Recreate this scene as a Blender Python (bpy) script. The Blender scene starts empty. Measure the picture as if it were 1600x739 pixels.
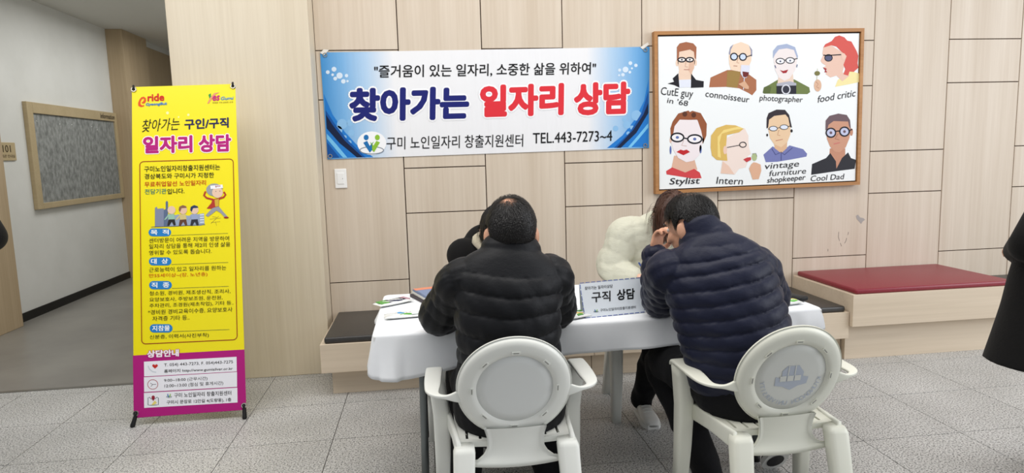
import bpy, bmesh, math, random
from mathutils import Vector, Matrix, noise
random.seed(7)
S = bpy.context.scene
C = S.collection
# ------------------------------------------------------------------ camera
FPX, PITCH, ROLL, YAW, CAMH = 1045.0, math.radians(7.18), math.radians(-1.64), math.radians(7.1), 1.445
fw = Vector((math.sin(YAW) * math.cos(PITCH), math.cos(YAW) * math.cos(PITCH), -math.sin(PITCH)))
rt = fw.cross(Vector((0, 0, 1))).normalized()
up = rt.cross(fw)
rt, up = math.cos(ROLL) * rt + math.sin(ROLL) * up, -math.sin(ROLL) * rt + math.cos(ROLL) * up
cam = bpy.data.cameras.new('camera')
cam.sensor_width = 36.0
cam.lens = FPX / 1600 * 36.0
cam.clip_start = 0.05
cam_o = bpy.data.objects.new('camera', cam)
C.objects.link(cam_o)
CAM = Vector((0, 0, CAMH))
cam_o.matrix_world = Matrix(((rt.x, up.x, -fw.x, 0), (rt.y, up.y, -fw.y, 0), (rt.z, up.z, -fw.z, CAMH), (0, 0, 0, 1)))
S.camera = cam_o
# ------------------------------------------------------------------ light
S.view_settings.view_transform = 'Standard'
S.view_settings.look = 'None'
S.view_settings.gamma = 1.0
S.view_settings.use_curve_mapping = False
S.view_settings.exposure = 0.08
W = bpy.data.worlds.new('world')
S.world = W
W.use_nodes = True
W.node_tree.nodes['Background'].inputs[0].default_value = (0.93, 0.96, 1.0, 1)
W.node_tree.nodes['Background'].inputs[1].default_value = 0.47


def area(name, loc, target, sx, sy, power, col):
    l = bpy.data.lights.new(name, 'AREA')
    l.shape = 'RECTANGLE'
    l.size, l.size_y = sx, sy
    l.energy = power
    l.color = col
    o = bpy.data.objects.new(name, l)
    C.objects.link(o)
    o.location = loc
    o.rotation_euler = (Vector(target) - Vector(loc)).to_track_quat('-Z', 'Y').to_euler()
    return o


area('window_daylight', (7.2, 0.6, 2.6), (1.4, 3.6, 0.6), 4.5, 3.4, 225, (0.92, 0.95, 1.0))
area('ceiling_light_front', (-0.4, 2.2, 4.2), (-0.4, 2.6, 0.0), 7.0, 2.2, 180, (1.0, 0.97, 0.93))
area('ceiling_light_hall', (-2.6, 7.6, 3.0), (-2.6, 7.6, 0.0), 0.8, 3.0, 36, (0.98, 0.98, 0.95))


# ------------------------------------------------------------------ materials
def mat(name, col, rough=0.6, spec=0.3, metal=0.0, sheen=0.0, alpha=None):
    m = bpy.data.materials.new(name)
    m.use_nodes = True
    b = m.node_tree.nodes['Principled BSDF']
    b.inputs['Base Color'].default_value = (*col, 1)
    b.inputs['Roughness'].default_value = rough
    b.inputs['Specular IOR Level'].default_value = spec
    b.inputs['Metallic'].default_value = metal
    if sheen:
        b.inputs['Sheen Weight'].default_value = sheen
    return m


def srgb(r, g, b):
    f = lambda c: (c / 255 / 12.92) if c / 255 <= 0.04045 else ((c / 255 + 0.055) / 1.055) ** 2.4
    return (f(r), f(g), f(b))


def nd(m, t, **kw):
    n = m.node_tree.nodes.new(t)
    for k, v in kw.items():
        setattr(n, k, v)
    return n


def lk(m, a, b):
    m.node_tree.links.new(a, b)


def ramp(m, fac, stops):
    r = nd(m, 'ShaderNodeValToRGB')
    el = r.color_ramp.elements
    while len(el) < len(stops):
        el.new(0.5)
    for e, (p, c) in zip(el, stops):
        e.position = p
        e.color = (*c, 1)
    lk(m, fac, r.inputs[0])
    return r


def coords(m, scale, obj=True):
    t = nd(m, 'ShaderNodeTexCoord')
    mp = nd(m, 'ShaderNodeMapping')
    mp.inputs['Scale'].default_value = scale
    if obj:
        lk(m, t.outputs['Object'], mp.inputs[0])
    else:
        g = nd(m, 'ShaderNodeNewGeometry')
        lk(m, g.outputs['Position'], mp.inputs[0])
    return mp.outputs[0]


def noise_tex(m, vec, scale, detail=4, rough=0.6):
    n = nd(m, 'ShaderNodeTexNoise')
    n.inputs['Scale'].default_value = scale
    n.inputs['Detail'].default_value = detail
    n.inputs['Roughness'].default_value = rough
    lk(m, vec, n.inputs['Vector'])
    return n.outputs[0]


def bump(m, h, strength=0.2, dist=0.01):
    b = nd(m, 'ShaderNodeBump')
    b.inputs['Strength'].default_value = strength
    b.inputs['Distance'].default_value = dist
    lk(m, h, b.inputs['Height'])
    lk(m, b.outputs[0], m.node_tree.nodes['Principled BSDF'].inputs['Normal'])


def wood(name, light, dark, axis='z', rough=0.5):
    m = mat(name, light, rough, 0.3)
    sc = {'z': (55, 55, 1.1), 'x': (1.1, 55, 55)}[axis]
    v = coords(m, sc, False)
    n1 = noise_tex(m, v, 1.0, 5, 0.65)
    sc2 = {'z': (7, 7, 0.35), 'x': (0.35, 7, 7)}[axis]
    n2 = noise_tex(m, coords(m, sc2, False), 1.0, 3, 0.5)
    mx = nd(m, 'ShaderNodeMath', operation='MULTIPLY_ADD')
    lk(m, n1, mx.inputs[0]); mx.inputs[1].default_value = 0.47
    m2 = nd(m, 'ShaderNodeMath', operation='MULTIPLY')
    lk(m, n2, m2.inputs[0]); m2.inputs[1].default_value = 0.45
    lk(m, m2.outputs[0], mx.inputs[2])
    r = ramp(m, mx.outputs[0], [(0.33, dark), (0.66, light)])
    lk(m, r.outputs[0], m.node_tree.nodes['Principled BSDF'].inputs['Base Color'])
    bump(m, n1, 0.06, 0.002)
    return m


def granite(name, c0, c1, c2):
    m = mat(name, c1, 0.42, 0.35)
    v = coords(m, (1, 1, 1), False)
    n1 = noise_tex(m, v, 125, 1.5, 0.85)
    n2 = noise_tex(m, v, 2.0, 3, 0.5)
    r = ramp(m, n1, [(0.38, c0), (0.46, c1), (0.60, c2)])
    mix = nd(m, 'ShaderNodeMixRGB', blend_type='MULTIPLY')
    mix.inputs[0].default_value = 1.0
    r2 = ramp(m, n2, [(0.3, (0.8, 0.8, 0.79)), (0.7, (1, 1, 1))])
    # each slab a touch lighter or darker
    oi = nd(m, 'ShaderNodeObjectInfo')
    r3 = ramp(m, oi.outputs['Random'], [(0.0, (0.93, 0.93, 0.93)), (1.0, (1.03, 1.03, 1.03))])
    mix2 = nd(m, 'ShaderNodeMixRGB', blend_type='MULTIPLY')
    mix2.inputs[0].default_value = 1.0
    lk(m, r.outputs[0], mix.inputs[1]); lk(m, r2.outputs[0], mix.inputs[2])
    lk(m, mix.outputs[0], mix2.inputs[1]); lk(m, r3.outputs[0], mix2.inputs[2])
    lk(m, mix2.outputs[0], m.node_tree.nodes['Principled BSDF'].inputs['Base Color'])
    bump(m, n1, 0.08, 0.001)
    return m


def mottled(name, ca, cb, scale, rough=0.6, spec=0.3, bmp=0.0, sc=(1, 1, 1)):
    m = mat(name, ca, rough, spec)
    v = coords(m, sc, False)
    n = noise_tex(m, v, scale, 4, 0.6)
    r = ramp(m, n, [(0.35, ca), (0.65, cb)])
    lk(m, r.outputs[0], m.node_tree.nodes['Principled BSDF'].inputs['Base Color'])
    if bmp:
        bump(m, n, bmp, 0.004)
    return m


M = {}
M['panel'] = wood('pale_wood_laminate', srgb(222, 209, 192), srgb(203, 187, 167), 'z')
M['column'] = wood('column_laminate', srgb(226, 215, 194), srgb(211, 198, 175), 'z')
M['bench'] = wood('bench_laminate', srgb(222, 206, 184), srgb(206, 189, 166), 'x')
M['hallwood'] = wood('hall_laminate', srgb(196, 176, 146), srgb(178, 157, 127), 'z')
M['gap'] = mat('seam_dark', srgb(66, 48, 36), 0.9)
M['granite'] = granite('speckled_granite', srgb(70, 70, 72), srgb(184, 183, 180), srgb(214, 213, 211))
M['grout'] = mat('grout', srgb(74, 72, 68), 0.9)
M['vinyl'] = mottled('hall_vinyl', srgb(122, 119, 114), srgb(136, 133, 127), 1.6, 0.32, 0.4)
M['plaster'] = mottled('white_plaster', srgb(214, 214, 210), srgb(224, 224, 221), 1.2, 0.85, 0.2)
M['ceil'] = mat('ceiling_paint', srgb(214, 213, 207), 0.9, 0.1)
M['blackbase'] = mat('black_skirting', srgb(24, 22, 20), 0.4)
M['metalstrip'] = mat('threshold_strip', srgb(120, 118, 112), 0.35, 0.5, 0.6)
M['leather_black'] = mottled('black_leatherette', srgb(46, 44, 43), srgb(54, 52, 50), 90, 0.38, 0.5, 0.05)
M['leather_red'] = mottled('red_leatherette', srgb(128, 32, 46), srgb(138, 38, 52), 90, 0.4, 0.5, 0.05)
M['plastic'] = mat('white_plastic', srgb(232, 233, 226), 0.36, 0.45)
M['plastic_old'] = mat('ivory_plastic', srgb(226, 226, 212), 0.36, 0.45)
M['panelplastic'] = mat('back_panel_plastic', srgb(224, 226, 223), 0.42, 0.4)
M['panelplastic2'] = mat('back_panel_plastic_grey', srgb(214, 215, 208), 0.42, 0.4)
M['slot'] = mat('slot_shadow', srgb(150, 150, 142), 0.7)
M['cloth'] = mottled('white_tablecloth', srgb(238, 240, 243), srgb(243, 245, 247), 5, 0.7, 0.2, 0.25)
M['steel'] = mat('grey_steel', srgb(118, 124, 124), 0.35, 0.5, 0.5)
M['blackp'] = mat('black_plastic', srgb(26, 26, 27), 0.5)
M['chrome'] = mat('chrome', srgb(205, 200, 190), 0.2, 0.5, 1.0)
M['white'] = mat('white_gloss', srgb(240, 240, 238), 0.35, 0.4)
M['frame'] = wood('oak_frame', srgb(196, 146, 96), srgb(166, 116, 70), 'x', 0.5)
M['frameback'] = mat('frame_shadow_gap', srgb(58, 38, 28), 0.8)
M['boardframe'] = wood('board_frame', srgb(190, 172, 138), srgb(176, 158, 124), 'x', 0.5)
M['felt'] = mottled('grey_felt', srgb(118, 120, 118), srgb(158, 160, 158), 26, 0.95, 0.05, 0.3, (1, 1, 0.6))
M['sign'] = mat('sign_plate', srgb(186, 168, 132), 0.5)
M['skin'] = mottled('skin', srgb(206, 152, 122), srgb(216, 164, 136), 30, 0.55, 0.35)
M['skin_pale'] = mottled('skin_pale', srgb(226, 182, 156), srgb(233, 192, 168), 30, 0.55, 0.35)
M['hair'] = mat('black_hair', srgb(24, 21, 20), 0.45, 0.4)
M['hair_grey'] = mat('dark_hair_fine', srgb(44, 40, 38), 0.42, 0.4)
M['hair_brown'] = mat('brown_hair', srgb(74, 46, 34), 0.42, 0.4)


def fabric(name, col, rough=0.6, scale=28, strength=0.35, sheen=0.15):
    m = mat(name, col, rough, 0.25, 0, sheen)
    v = coords(m, (1, 1, 1.6), False)
    n = noise_tex(m, v, scale, 4, 0.55)
    bump(m, n, strength, 0.008)
    return m


M['puff_black'] = fabric('black_nylon', srgb(15, 16, 20), 0.55, 45, 0.16, 0.03)
M['puff_navy'] = fabric('navy_nylon', srgb(22, 26, 48), 0.5, 45, 0.16, 0.04)
M['puff_cream'] = fabric('cream_nylon', srgb(212, 211, 192), 0.6, 30, 0.55, 0.05)
M['coat_black'] = fabric('black_wool', srgb(15, 14, 14), 0.9, 60, 0.2, 0.03)
M['trousers'] = fabric('black_trousers', srgb(14, 14, 17), 0.85, 30, 0.3, 0.03)
M['fleece'] = fabric('beige_fleece', srgb(206, 196, 172), 0.95, 150, 0.9)
M['shoe_black'] = mat('black_shoe', srgb(26, 26, 28), 0.5)
M['sole_white'] = mat('white_sole', srgb(226, 226, 222), 0.6)
M['sock'] = mottled('patterned_sock', srgb(60, 130, 120), srgb(170, 176, 80), 40, 0.9)
M['eye'] = mat('eye_white', srgb(236, 234, 228), 0.2, 0.5)
M['iris'] = mat('iris_dark', srgb(34, 24, 18), 0.2, 0.5)
M['lip'] = mat('lip', srgb(176, 104, 92), 0.5)
_pm = {}


def ink(r, g, b):
    k = (r, g, b)
    if k not in _pm:
        _pm[k] = mat('ink_%d_%d_%d' % k, srgb(r, g, b), 0.55, 0.2)
    return _pm[k]


# ------------------------------------------------------------------ mesh helpers
def catmull(pts, n):
    """dense points through a polyline; pts may be tuples of any length"""
    out = []
    P = [tuple(p) for p in pts]
    m = len(P)
    for i in range(n + 1):
        t = i / n * (m - 1)
        k = min(int(t), m - 2)
        f = t - k
        p0, p1, p2, p3 = P[max(k - 1, 0)], P[k], P[k + 1], P[min(k + 2, m - 1)]
        out.append(tuple(0.5 * (2 * b + (c - a) * f + (2 * a - 5 * b + 4 * c - d) * f * f + (3 * b - a - 3 * c + d) * f ** 3)
                         for a, b, c, d in zip(p0, p1, p2, p3)))
    return out


class MB:
    def __init__(s):
        s.v = []; s.f = []

    def add(s, vs, fs):
        o = len(s.v)
        s.v += [tuple(v) for v in vs]
        s.f += [tuple(i + o for i in f) for f in fs]
        return s

    def box(s, x0, x1, y0, y1, z0, z1, bev=0.0, seg=2):
        if not bev:
            vs = [(x, y, z) for z in (z0, z1) for y in (y0, y1) for x in (x0, x1)]
            return s.add(vs, [(0, 2, 3, 1), (4, 5, 7, 6), (0, 1, 5, 4), (2, 6, 7, 3), (0, 4, 6, 2), (1, 3, 7, 5)])
        bm = bmesh.new()
        bmesh.ops.create_cube(bm, size=1)
        for v in bm.verts:
            v.co = Vector(((x0 + x1) / 2 + v.co.x * (x1 - x0), (y0 + y1) / 2 + v.co.y * (y1 - y0), (z0 + z1) / 2 + v.co.z * (z1 - z0)))
        bmesh.ops.bevel(bm, geom=bm.edges[:], offset=bev, segments=seg, affect='EDGES', profile=0.5)
        bm.verts.index_update()
        s.add([v.co[:] for v in bm.verts], [[v.index for v in f.verts] for f in bm.faces])
        bm.free()
        return s

    def tri(s, vs, fs, m):
        return s.add([m @ Vector(v) for v in vs], fs)

    def rings(s, rings, cap=True, closed=True):
        n = len(rings[0])
        vs = [p for r in rings for p in r]
        fs = []
        for i in range(len(rings) - 1):
            for j in range(n if closed else n - 1):
                k = (j + 1) % n
                fs.append((i * n + j, i * n + k, (i + 1) * n + k, (i + 1) * n + j))
        if cap:
            fs.append(tuple(range(n - 1, -1, -1)))
            fs.append(tuple((len(rings) - 1) * n + j for j in range(n)))
        return s.add(vs, fs)

    def tube(s, pts, rad, seg=14, res=6, round_ends=True, side=None, puff=None, smooth=True):
        """sweep; rad entries are r or (ra, rb) (ra along 'side')"""
        rad = [(r, r) if not isinstance(r, (tuple, list)) else tuple(r) for r in rad]
        data = [tuple(p) + r for p, r in zip(pts, rad)]
        n = res * (len(pts) - 1)
        d = catmull(data, n) if smooth and len(pts) > 2 else [tuple(a + (b - a) * (i / n * (len(pts) - 1) - min(int(i / n * (len(pts) - 1)), len(pts) - 2)) for a, b in zip(data[min(int(i / n * (len(pts) - 1)), len(pts) - 2)], data[min(int(i / n * (len(pts) - 1)), len(pts) - 2) + 1])) for i in range(n + 1)]
        P = [Vector(q[:3]) for q in d]
        Rr = [(q[3], q[4]) for q in d]
        if round_ends:
            t0 = (P[0] - P[1]).normalized(); t1 = (P[-1] - P[-2]).normalized()
            A = []; B = []
            for a in (80, 60, 35, 15):
                c, sn = math.cos(math.radians(a)), math.sin(math.radians(a))
                A.append((P[0] + t0 * sn * min(Rr[0]), (Rr[0][0] * c, Rr[0][1] * c)))
                B.append((P[-1] + t1 * sn * min(Rr[-1]), (Rr[-1][0] * c, Rr[-1][1] * c)))
            P = [a[0] for a in A] + P + [b[0] for b in B[::-1]]
            Rr = [a[1] for a in A] + Rr + [b[1] for b in B[::-1]]
        N = len(P)
        T = [(P[min(i + 1, N - 1)] - P[max(i - 1, 0)]).normalized() for i in range(N)]
        sd = Vector(side) if side else (Vector((0, 0, 1)).cross(T[0]) if abs(T[0].z) < 0.9 else Vector((1, 0, 0)))
        rings = []
        L = 0.0
        for i in range(N):
            sd = (sd - T[i] * sd.dot(T[i])).normalized()
            bn = T[i].cross(sd)
            if i:
                L += (P[i] - P[i - 1]).length
            ring = []
            for j in range(seg):
                a = 2 * math.pi * j / seg
                e = puff(L, a) if puff else 0.0
                ring.append(P[i] + sd * math.cos(a) * (Rr[i][0] + e) + bn * math.sin(a) * (Rr[i][1] + e))
            rings.append(ring)
        return s.rings(rings)

    def ball(s, c, r, rot=None, nu=20, nv=14):
        r = (r, r, r) if not isinstance(r, (tuple, list)) else r
        c = Vector(c)
        rings = []
        for i in range(1, nv):
            th = math.pi * i / nv
            ring = []
            for j in range(nu):
                ph = 2 * math.pi * j / nu
                p = Vector((r[0] * math.sin(th) * math.cos(ph), r[1] * math.sin(th) * math.sin(ph), -r[2] * math.cos(th)))
                ring.append(c + (rot @ p if rot else p))
            rings.append(ring)
        t = Vector((0, 0, r[2]))
        a = c - (rot @ t if rot else t); b = c + (rot @ t if rot else t)
        vs = [p for q in rings for p in q] + [a, b]
        fs = []
        m = len(rings)
        for i in range(m - 1):
            for j in range(nu):
                k = (j + 1) % nu
                fs.append((i * nu + j, i * nu + k, (i + 1) * nu + k, (i + 1) * nu + j))
        for j in range(nu):
            k = (j + 1) % nu
            fs.append((m * nu, k, j)); fs.append((m * nu + 1, (m - 1) * nu + j, (m - 1) * nu + k))
        return s.add(vs, fs)

    def mesh(s, name, smooth=False):
        me = bpy.data.meshes.new(name)
        me.from_pydata([tuple(v) for v in s.v], [], s.f)
        me.validate()
        me.update()
        if smooth:
            me.polygons.foreach_set('use_smooth', [True] * len(me.polygons))
        return me

    def build(s, name, m, parent=None, smooth=False, loc=None):
        o = bpy.data.objects.new(name, s.mesh(name, smooth))
        C.objects.link(o)
        if m:
            o.data.materials.append(m)
        if parent:
            o.parent = parent
        if loc:
            o.location = loc
        return o


def fuse(mb, voxel, iters=3, fac=0.5):
    """voxel-fuse overlapping shapes into one continuous surface"""
    o = bpy.data.objects.new('tmp', mb.mesh('tmp'))
    C.objects.link(o)
    r = o.modifiers.new('r', 'REMESH')
    r.mode = 'VOXEL'; r.voxel_size = voxel; r.use_smooth_shade = True
    if iters:
        sm = o.modifiers.new('s', 'SMOOTH')
        sm.iterations = iters; sm.factor = fac
    dg = bpy.context.evaluated_depsgraph_get()
    me = bpy.data.meshes.new_from_object(o.evaluated_get(dg))
    old = o.data
    bpy.data.objects.remove(o)
    bpy.data.meshes.remove(old)
    me.polygons.foreach_set('use_smooth', [True] * len(me.polygons))
    return me


def obj(name, me, m, parent=None):
    me.name = name
    o = bpy.data.objects.new(name, me)
    C.objects.link(o)
    me.materials.clear()
    me.materials.append(m)
    if parent:
        o.parent = parent
    return o


def tag(o, label=None, cat=None, group=None, kind=None):
    if label: o['label'] = label
    if cat: o['category'] = cat
    if group: o['group'] = group
    if kind: o['kind'] = kind
    return o


def empty(name, loc=(0, 0, 0), rz=0.0):
    o = bpy.data.objects.new(name, None)
    C.objects.link(o)
    o.location = loc
    o.rotation_euler = (0, 0, rz)
    o.empty_display_size = 0.1
    return o


# ------------------------------------------------------------------ flat print on a real plane
class Plane:
    """a flat sheet: origin, unit axes U (right), V (up), N (towards the viewer's side)"""
    def __init__(s, o, u, v):
        s.o = Vector(o); s.u = Vector(u).normalized()
        v = Vector(v); s.v = (v - s.u * v.dot(s.u)).normalized()
        s.n = s.u.cross(s.v)

    def px(s, x, y):
        d = rt * ((x - 800) / FPX) - up * ((y - 369.5) / FPX) + fw
        t = (s.o - CAM).dot(s.n) / d.dot(s.n)
        p = CAM + d * t - s.o
        return (p.dot(s.u), p.dot(s.v))

    def w(s, u, v, h=0.0):
        return s.o + s.u * u + s.v * v + s.n * h


def text_mesh(body, shear=0.0):
    cu = bpy.data.curves.new('t', 'FONT')
    cu.body = body
    cu.size = 1.0
    cu.shear = shear
    cu.resolution_u = 3
    o = bpy.data.objects.new('t', cu)
    me = bpy.data.meshes.new_from_object(o)
    vs = [v.co.copy() for v in me.vertices]
    fs = [tuple(p.vertices) for p in me.polygons]
    bpy.data.objects.remove(o)
    bpy.data.curves.remove(cu)
    bpy.data.meshes.remove(me)
    return vs, fs


def lettering(pl, body, bl, br, tl, m, h, parent, offset=0.0, shear=0.0, grow=0.0, name='lettering'):
    """text fitted to the quad bottom-left, bottom-right, top-left (u, v); bold = shifted copies of the glyphs"""
    vs, fs = text_mesh(body, shear)
    if not vs:
        return None
    x0 = min(v.x for v in vs); x1 = max(v.x for v in vs)
    y0 = min(v.y for v in vs); y1 = max(v.y for v in vs)
    a = Vector(bl); b = Vector(br) - a; c = Vector(tl) - a
    e = max(offset, 0.0) + grow
    x0 -= max(offset, 0.0); x1 += max(offset, 0.0); y0 -= max(offset, 0.0); y1 += max(offset, 0.0)
    k = 0 if e <= 0 else (6 if e < 0.03 else 12)
    shifts = [(0.0, 0.0)] + [(e * math.cos(2 * math.pi * i / k), e * math.sin(2 * math.pi * i / k)) for i in range(k)]
    if grow:
        shifts += [(offset * math.cos(2 * math.pi * i / 8), offset * math.sin(2 * math.pi * i / 8)) for i in range(8)]
    mb = MB()
    for i, (dx, dy) in enumerate(shifts):
        hh = h + 0.00003 * (len(shifts) - 1 - i)   # never coplanar
        mb.add([pl.w(*(a + b * ((v.x + dx - x0) / (x1 - x0)) + c * ((v.y + dy - y0) / (y1 - y0))), hh) for v in vs], fs)
    return mb.build(name, m, parent)


def flat(pl, pts, m, h, parent, name='print'):
    mb = MB()
    mb.add([pl.w(u, v, h) for u, v in pts], [tuple(range(len(pts)))])
    return mb.build(name, m, parent)


def ell(c, rx, ry, n=24, a0=0.0, rot=0.0):
    out = []
    for i in range(n):
        a = 2 * math.pi * i / n + a0
        x, y = rx * math.cos(a), ry * math.sin(a)
        out.append((c[0] + x * math.cos(rot) - y * math.sin(rot), c[1] + x * math.sin(rot) + y * math.cos(rot)))
    return out


def stroke_mb(mb, pl, pts, wd, h, closed=False):
    n = len(pts)
    P = [Vector(p) for p in pts]
    L = []; Rg = []
    for i in range(n):
        a = P[(i - 1) % n] if (closed or i > 0) else P[i]
        b = P[(i + 1) % n] if (closed or i < n - 1) else P[i]
        t = (b - a)
        if t.length < 1e-9:
            t = Vector((1, 0))
        t.normalize()
        q = Vector((-t.y, t.x)) * wd / 2
        L.append(P[i] + q); Rg.append(P[i] - q)
    vs = [pl.w(*p, h) for p in L] + [pl.w(*p, h) for p in Rg]
    fs = []
    for i in range(n if closed else n - 1):
        k = (i + 1) % n
        fs.append((i, i + n, k + n, k))
    mb.add(vs, fs)


def stroke(pl, pts, wd, m, h, parent, closed=False, name='line'):
    mb = MB()
    stroke_mb(mb, pl, pts, wd, h, closed)
    return mb.build(name, m, parent)


# ================================================================== THE SETTING
def struct(name, mb, m, parent=None):
    o = mb.build(name, m, parent)
    if not parent:
        o['kind'] = 'structure'
    return o


WY = 4.70
# --- granite floor: grout bed with single slabs
floor = struct('floor', MB().box(-6.5, 6.5, -2.5, 4.74, -0.08, -0.004), M['grout'])
T = 0.519
slab = MB().box(-T / 2 + 0.002, T / 2 - 0.002, -T / 2 + 0.002, T / 2 - 0.002, -0.03, 0.0).mesh('slab')
slab.materials.append(M['granite'])
for i in range(-10, 12):
    for j in range(-4, 5):
        x, y = -0.539 + (i + 0.5) * T, 3.393 + (j + 0.5) * T
        if y > 4.6 or x < -5.6 or x > 5.8:
            continue
        if y + T / 2 > 4.54:
            continue
        o = bpy.data.objects.new('slab', slab)
        C.objects.link(o)
        o.location = (x, y, 0)
        o.parent = floor
# narrow cut row in front of the hall threshold and the column
cut = MB().box(-T / 2 + 0.0015, T / 2 - 0.0015, 3.393 + 2 * T + 0.0015, 4.535, -0.03, 0.0).mesh('slab')
cut.materials.append(M['granite'])
for i in range(-10, 12):
    o = bpy.data.objects.new('slab', cut)
    C.objects.link(o)
    o.location = (-0.539 + (i + 0.5) * T, 0, 0)
    o.parent = floor
# --- hall floor beyond the threshold
struct('floor_hall', MB().box(-6.5, -1.50, 4.55, 12.0, -0.08, 0.0), M['vinyl'])
struct('trim_1', MB().box(-6.5, -1.55, 4.53, 4.562, -0.03, 0.004, 0.002), M['metalstrip'])
struct('ceiling', MB().box(-6.5, -1.5, 4.62, 12.0, 3.07, 3.17), M['ceil'])
wl = struct('wall_left', MB().box(-3.95, -3.80, 6.47, 12.0, 0, 3.07), M['plaster'])
struct('baseboard_left', MB().box(-3.80, -3.788, 6.47, 8.93, 0.0, 0.082), M['blackbase'])
struct('wall_end', MB().box(-4.0, -1.4, 11.3, 11.45, 0, 3.07), M['plaster'])
tr = struct('trim_2', MB().box(-3.95, -3.70, 6.05, 6.47, 0, 2.3, 0.004), M['hallwood'])
struct('wall_left_near', MB().box(-3.95, -3.80, 4.6, 6.05, 0, 3.07), M['plaster'])
struct('wall_hall_pillar', MB().box(-3.80, -3.61, 8.93, 9.66, 0, 3.07, 0.003), M['hallwood'])
struct('wall_hall_far', MB().box(-3.80, -3.69, 9.66, 11.3, 0, 3.0), M['hallwood'])
struct('trim_3', MB().box(-3.80, -3.675, 9.66, 11.3, 3.0, 3.07), M['plaster'])
# --- wood-clad column that turns the corner into the hall
struct('wall_column', MB().box(-1.55, -0.70, 4.492, 5.3, 0, 3.6, 0.004), M['column'])
struct('wall_hall_right', MB().box(-1.55, -1.40, 5.3, 11.3, 0, 3.07), M['plaster'])
# --- back wall: dark backing with single laminate panels
wb = struct('wall_back', MB().box(-0.72, 6.5, WY + 0.012, WY + 0.2, 0, 3.6), M['gap'])
XS = [-0.70, -0.1525, 0.413, 0.978, 1.549, 2.1235, 2.722, 3.324, 3.933, 4.536, 5.14, 5.75, 6.36]
ZS = [(0.578, 1.830, 2.153), (1.043, 1.355), (0.580, 1.835, 2.154), (1.045, 1.356), (0.582, 1.842, 2.163), (1.047, 1.362),
      (0.586, 1.861, 2.189), (1.057, 1.374), (0.584, 1.872, 2.192), (1.065, 1.382), (0.584, 1.872, 2.2), (1.065, 1.39)]
G = 0.0034
for i in range(len(XS) - 1):
    zz = (0.0,) + ZS[i] + (3.6,)
    for a, b in zip(zz, zz[1:]):
        MB().box(XS[i] + G, XS[i + 1] - G, WY, WY + 0.015, a + G, b - G, 0.0008, 1).build('panel', M['panel'], wb)
# torn patch and scuffs on the laminate
wpl = Plane((0, WY, 0), (1, 0, 0), (0, 0, 1))
sc = lambda pts: [wpl.px(1100 + x / 3.2115, 230 + y / 3.2115) for x, y in pts]
flat(wpl, sc([(762, 345), (772, 338), (783, 352), (800, 356), (808, 364), (796, 372), (788, 384), (778, 372), (768, 362)]), ink(168, 162, 158), 0.0012, wb, 'torn_patch')
for p in ([(676, 425), (674, 450), (680, 470)], [(684, 480), (690, 497)], [(725, 425), (722, 440)], [(716, 455), (712, 470), (705, 482)], [(622, 510), (622, 522)]):
    stroke(wpl, sc(p), 0.0025, ink(112, 106, 102), 0.0012, wb, name='scratch')

# ================================================================== BENCHES
def bench(label, x0, x1, yf, zb, zt, ct, mcush, group, base_y, bx0=None, cushions=None):
    r = empty('wall_bench', ((x0 + x1) / 2, (yf + WY) / 2, 0))
    tag(r, label, 'bench', group)
    ox, oy = -(x0 + x1) / 2, -(yf + WY) / 2
    def L(a): return (ox, oy, 0)
    MB().box(x0, x1, yf, WY - 0.002, zb, zt, 0.002).build('body', M['bench'], r, loc=L(0))
    MB().box((bx0 if bx0 is not None else x0), x1 - 0.001, base_y, WY - 0.002, 0.0, zb, 0.001).build('base', M['bench'], r, loc=L(0))
    for a, b in cushions or [(x0 + 0.025, x1 - 0.02)]:
        MB().box(a, b, yf + 0.012, WY - 0.012, zt, ct, 0.012, 3).build('cushion', mcush, r, smooth=True, loc=L(0))
    return r


bench('low pale wood bench with black cushion, beside the wide column', -0.678, 1.00, 4.0, 0.158, 0.335, 0.374, M['leather_black'], 'low benches with black cushions', 4.083, -0.628)
bench('low pale wood bench with black cushion, between tablecloth and red bench', 1.003, 2.725, 4.0, 0.158, 0.335, 0.374, M['leather_black'], 'low benches with black cushions', 4.083)
bench('taller pale wood bench with dark red cushion', 2.73, 3.93, 3.97, 0.242, 0.455, 0.49, M['leather_red'], None, 4.045)
bench('low pale wood bench with black cushion, right of the red cushion', 3.935, 6.3, 4.0, 0.158, 0.335, 0.374, M['leather_black'], 'low benches with black cushions', 4.083)

# ================================================================== NOTICE BOARD + ROOM SIGN in the hall
nb = empty('notice_board', (-3.80, 7.98, 1.02))
tag(nb, 'grey felt notice board in a beige frame on the hall wall', 'notice board')
BX = -3.80
def nbp(name, mb, m): return mb.build(name, m, nb, loc=(3.80, -7.98, -1.02))
nbp('felt', MB().box(BX, BX + 0.022, 7.09, 8.93, 1.05, 1.99), M['felt'])
nbp('frame_bar', MB().box(BX, BX + 0.04, 7.03, 7.13, 1.02, 2.06, 0.004), M['boardframe'])
nbp('frame_bar', MB().box(BX, BX + 0.04, 8.86, 8.925, 1.02, 2.06, 0.004), M['boardframe'])
nbp('frame_bar', MB().box(BX, BX + 0.04, 7.13, 8.86, 1.02, 1.078, 0.004), M['boardframe'])
nbp('frame_bar', MB().box(BX, BX + 0.04, 7.13, 8.86, 1.955, 2.06, 0.004), M['boardframe'])
hp = Plane((BX + 0.04, 7.0, 0), (0, 1, 0), (0, 0, 1))
t = lettering(hp, 'Information', (1.50, 1.978), (1.86, 1.978), (1.50, 2.036), ink(70, 62, 50), 0.002, nb, 0.012)
t.location = (3.80, -7.98, -1.02)
for y, z in ((7.2, 1.88), (7.62, 1.87), (7.86, 1.875), (8.3, 1.87), (8.42, 1.84)):
    nbp('pin', MB().ball((BX + 0.024, y, z), 0.006, nu=8, nv=6), M['white'])
sg = MB().box(BX, BX + 0.012, 6.50, 6.825, 1.50, 1.665, 0.003).build('room_sign', M['sign'])
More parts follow.
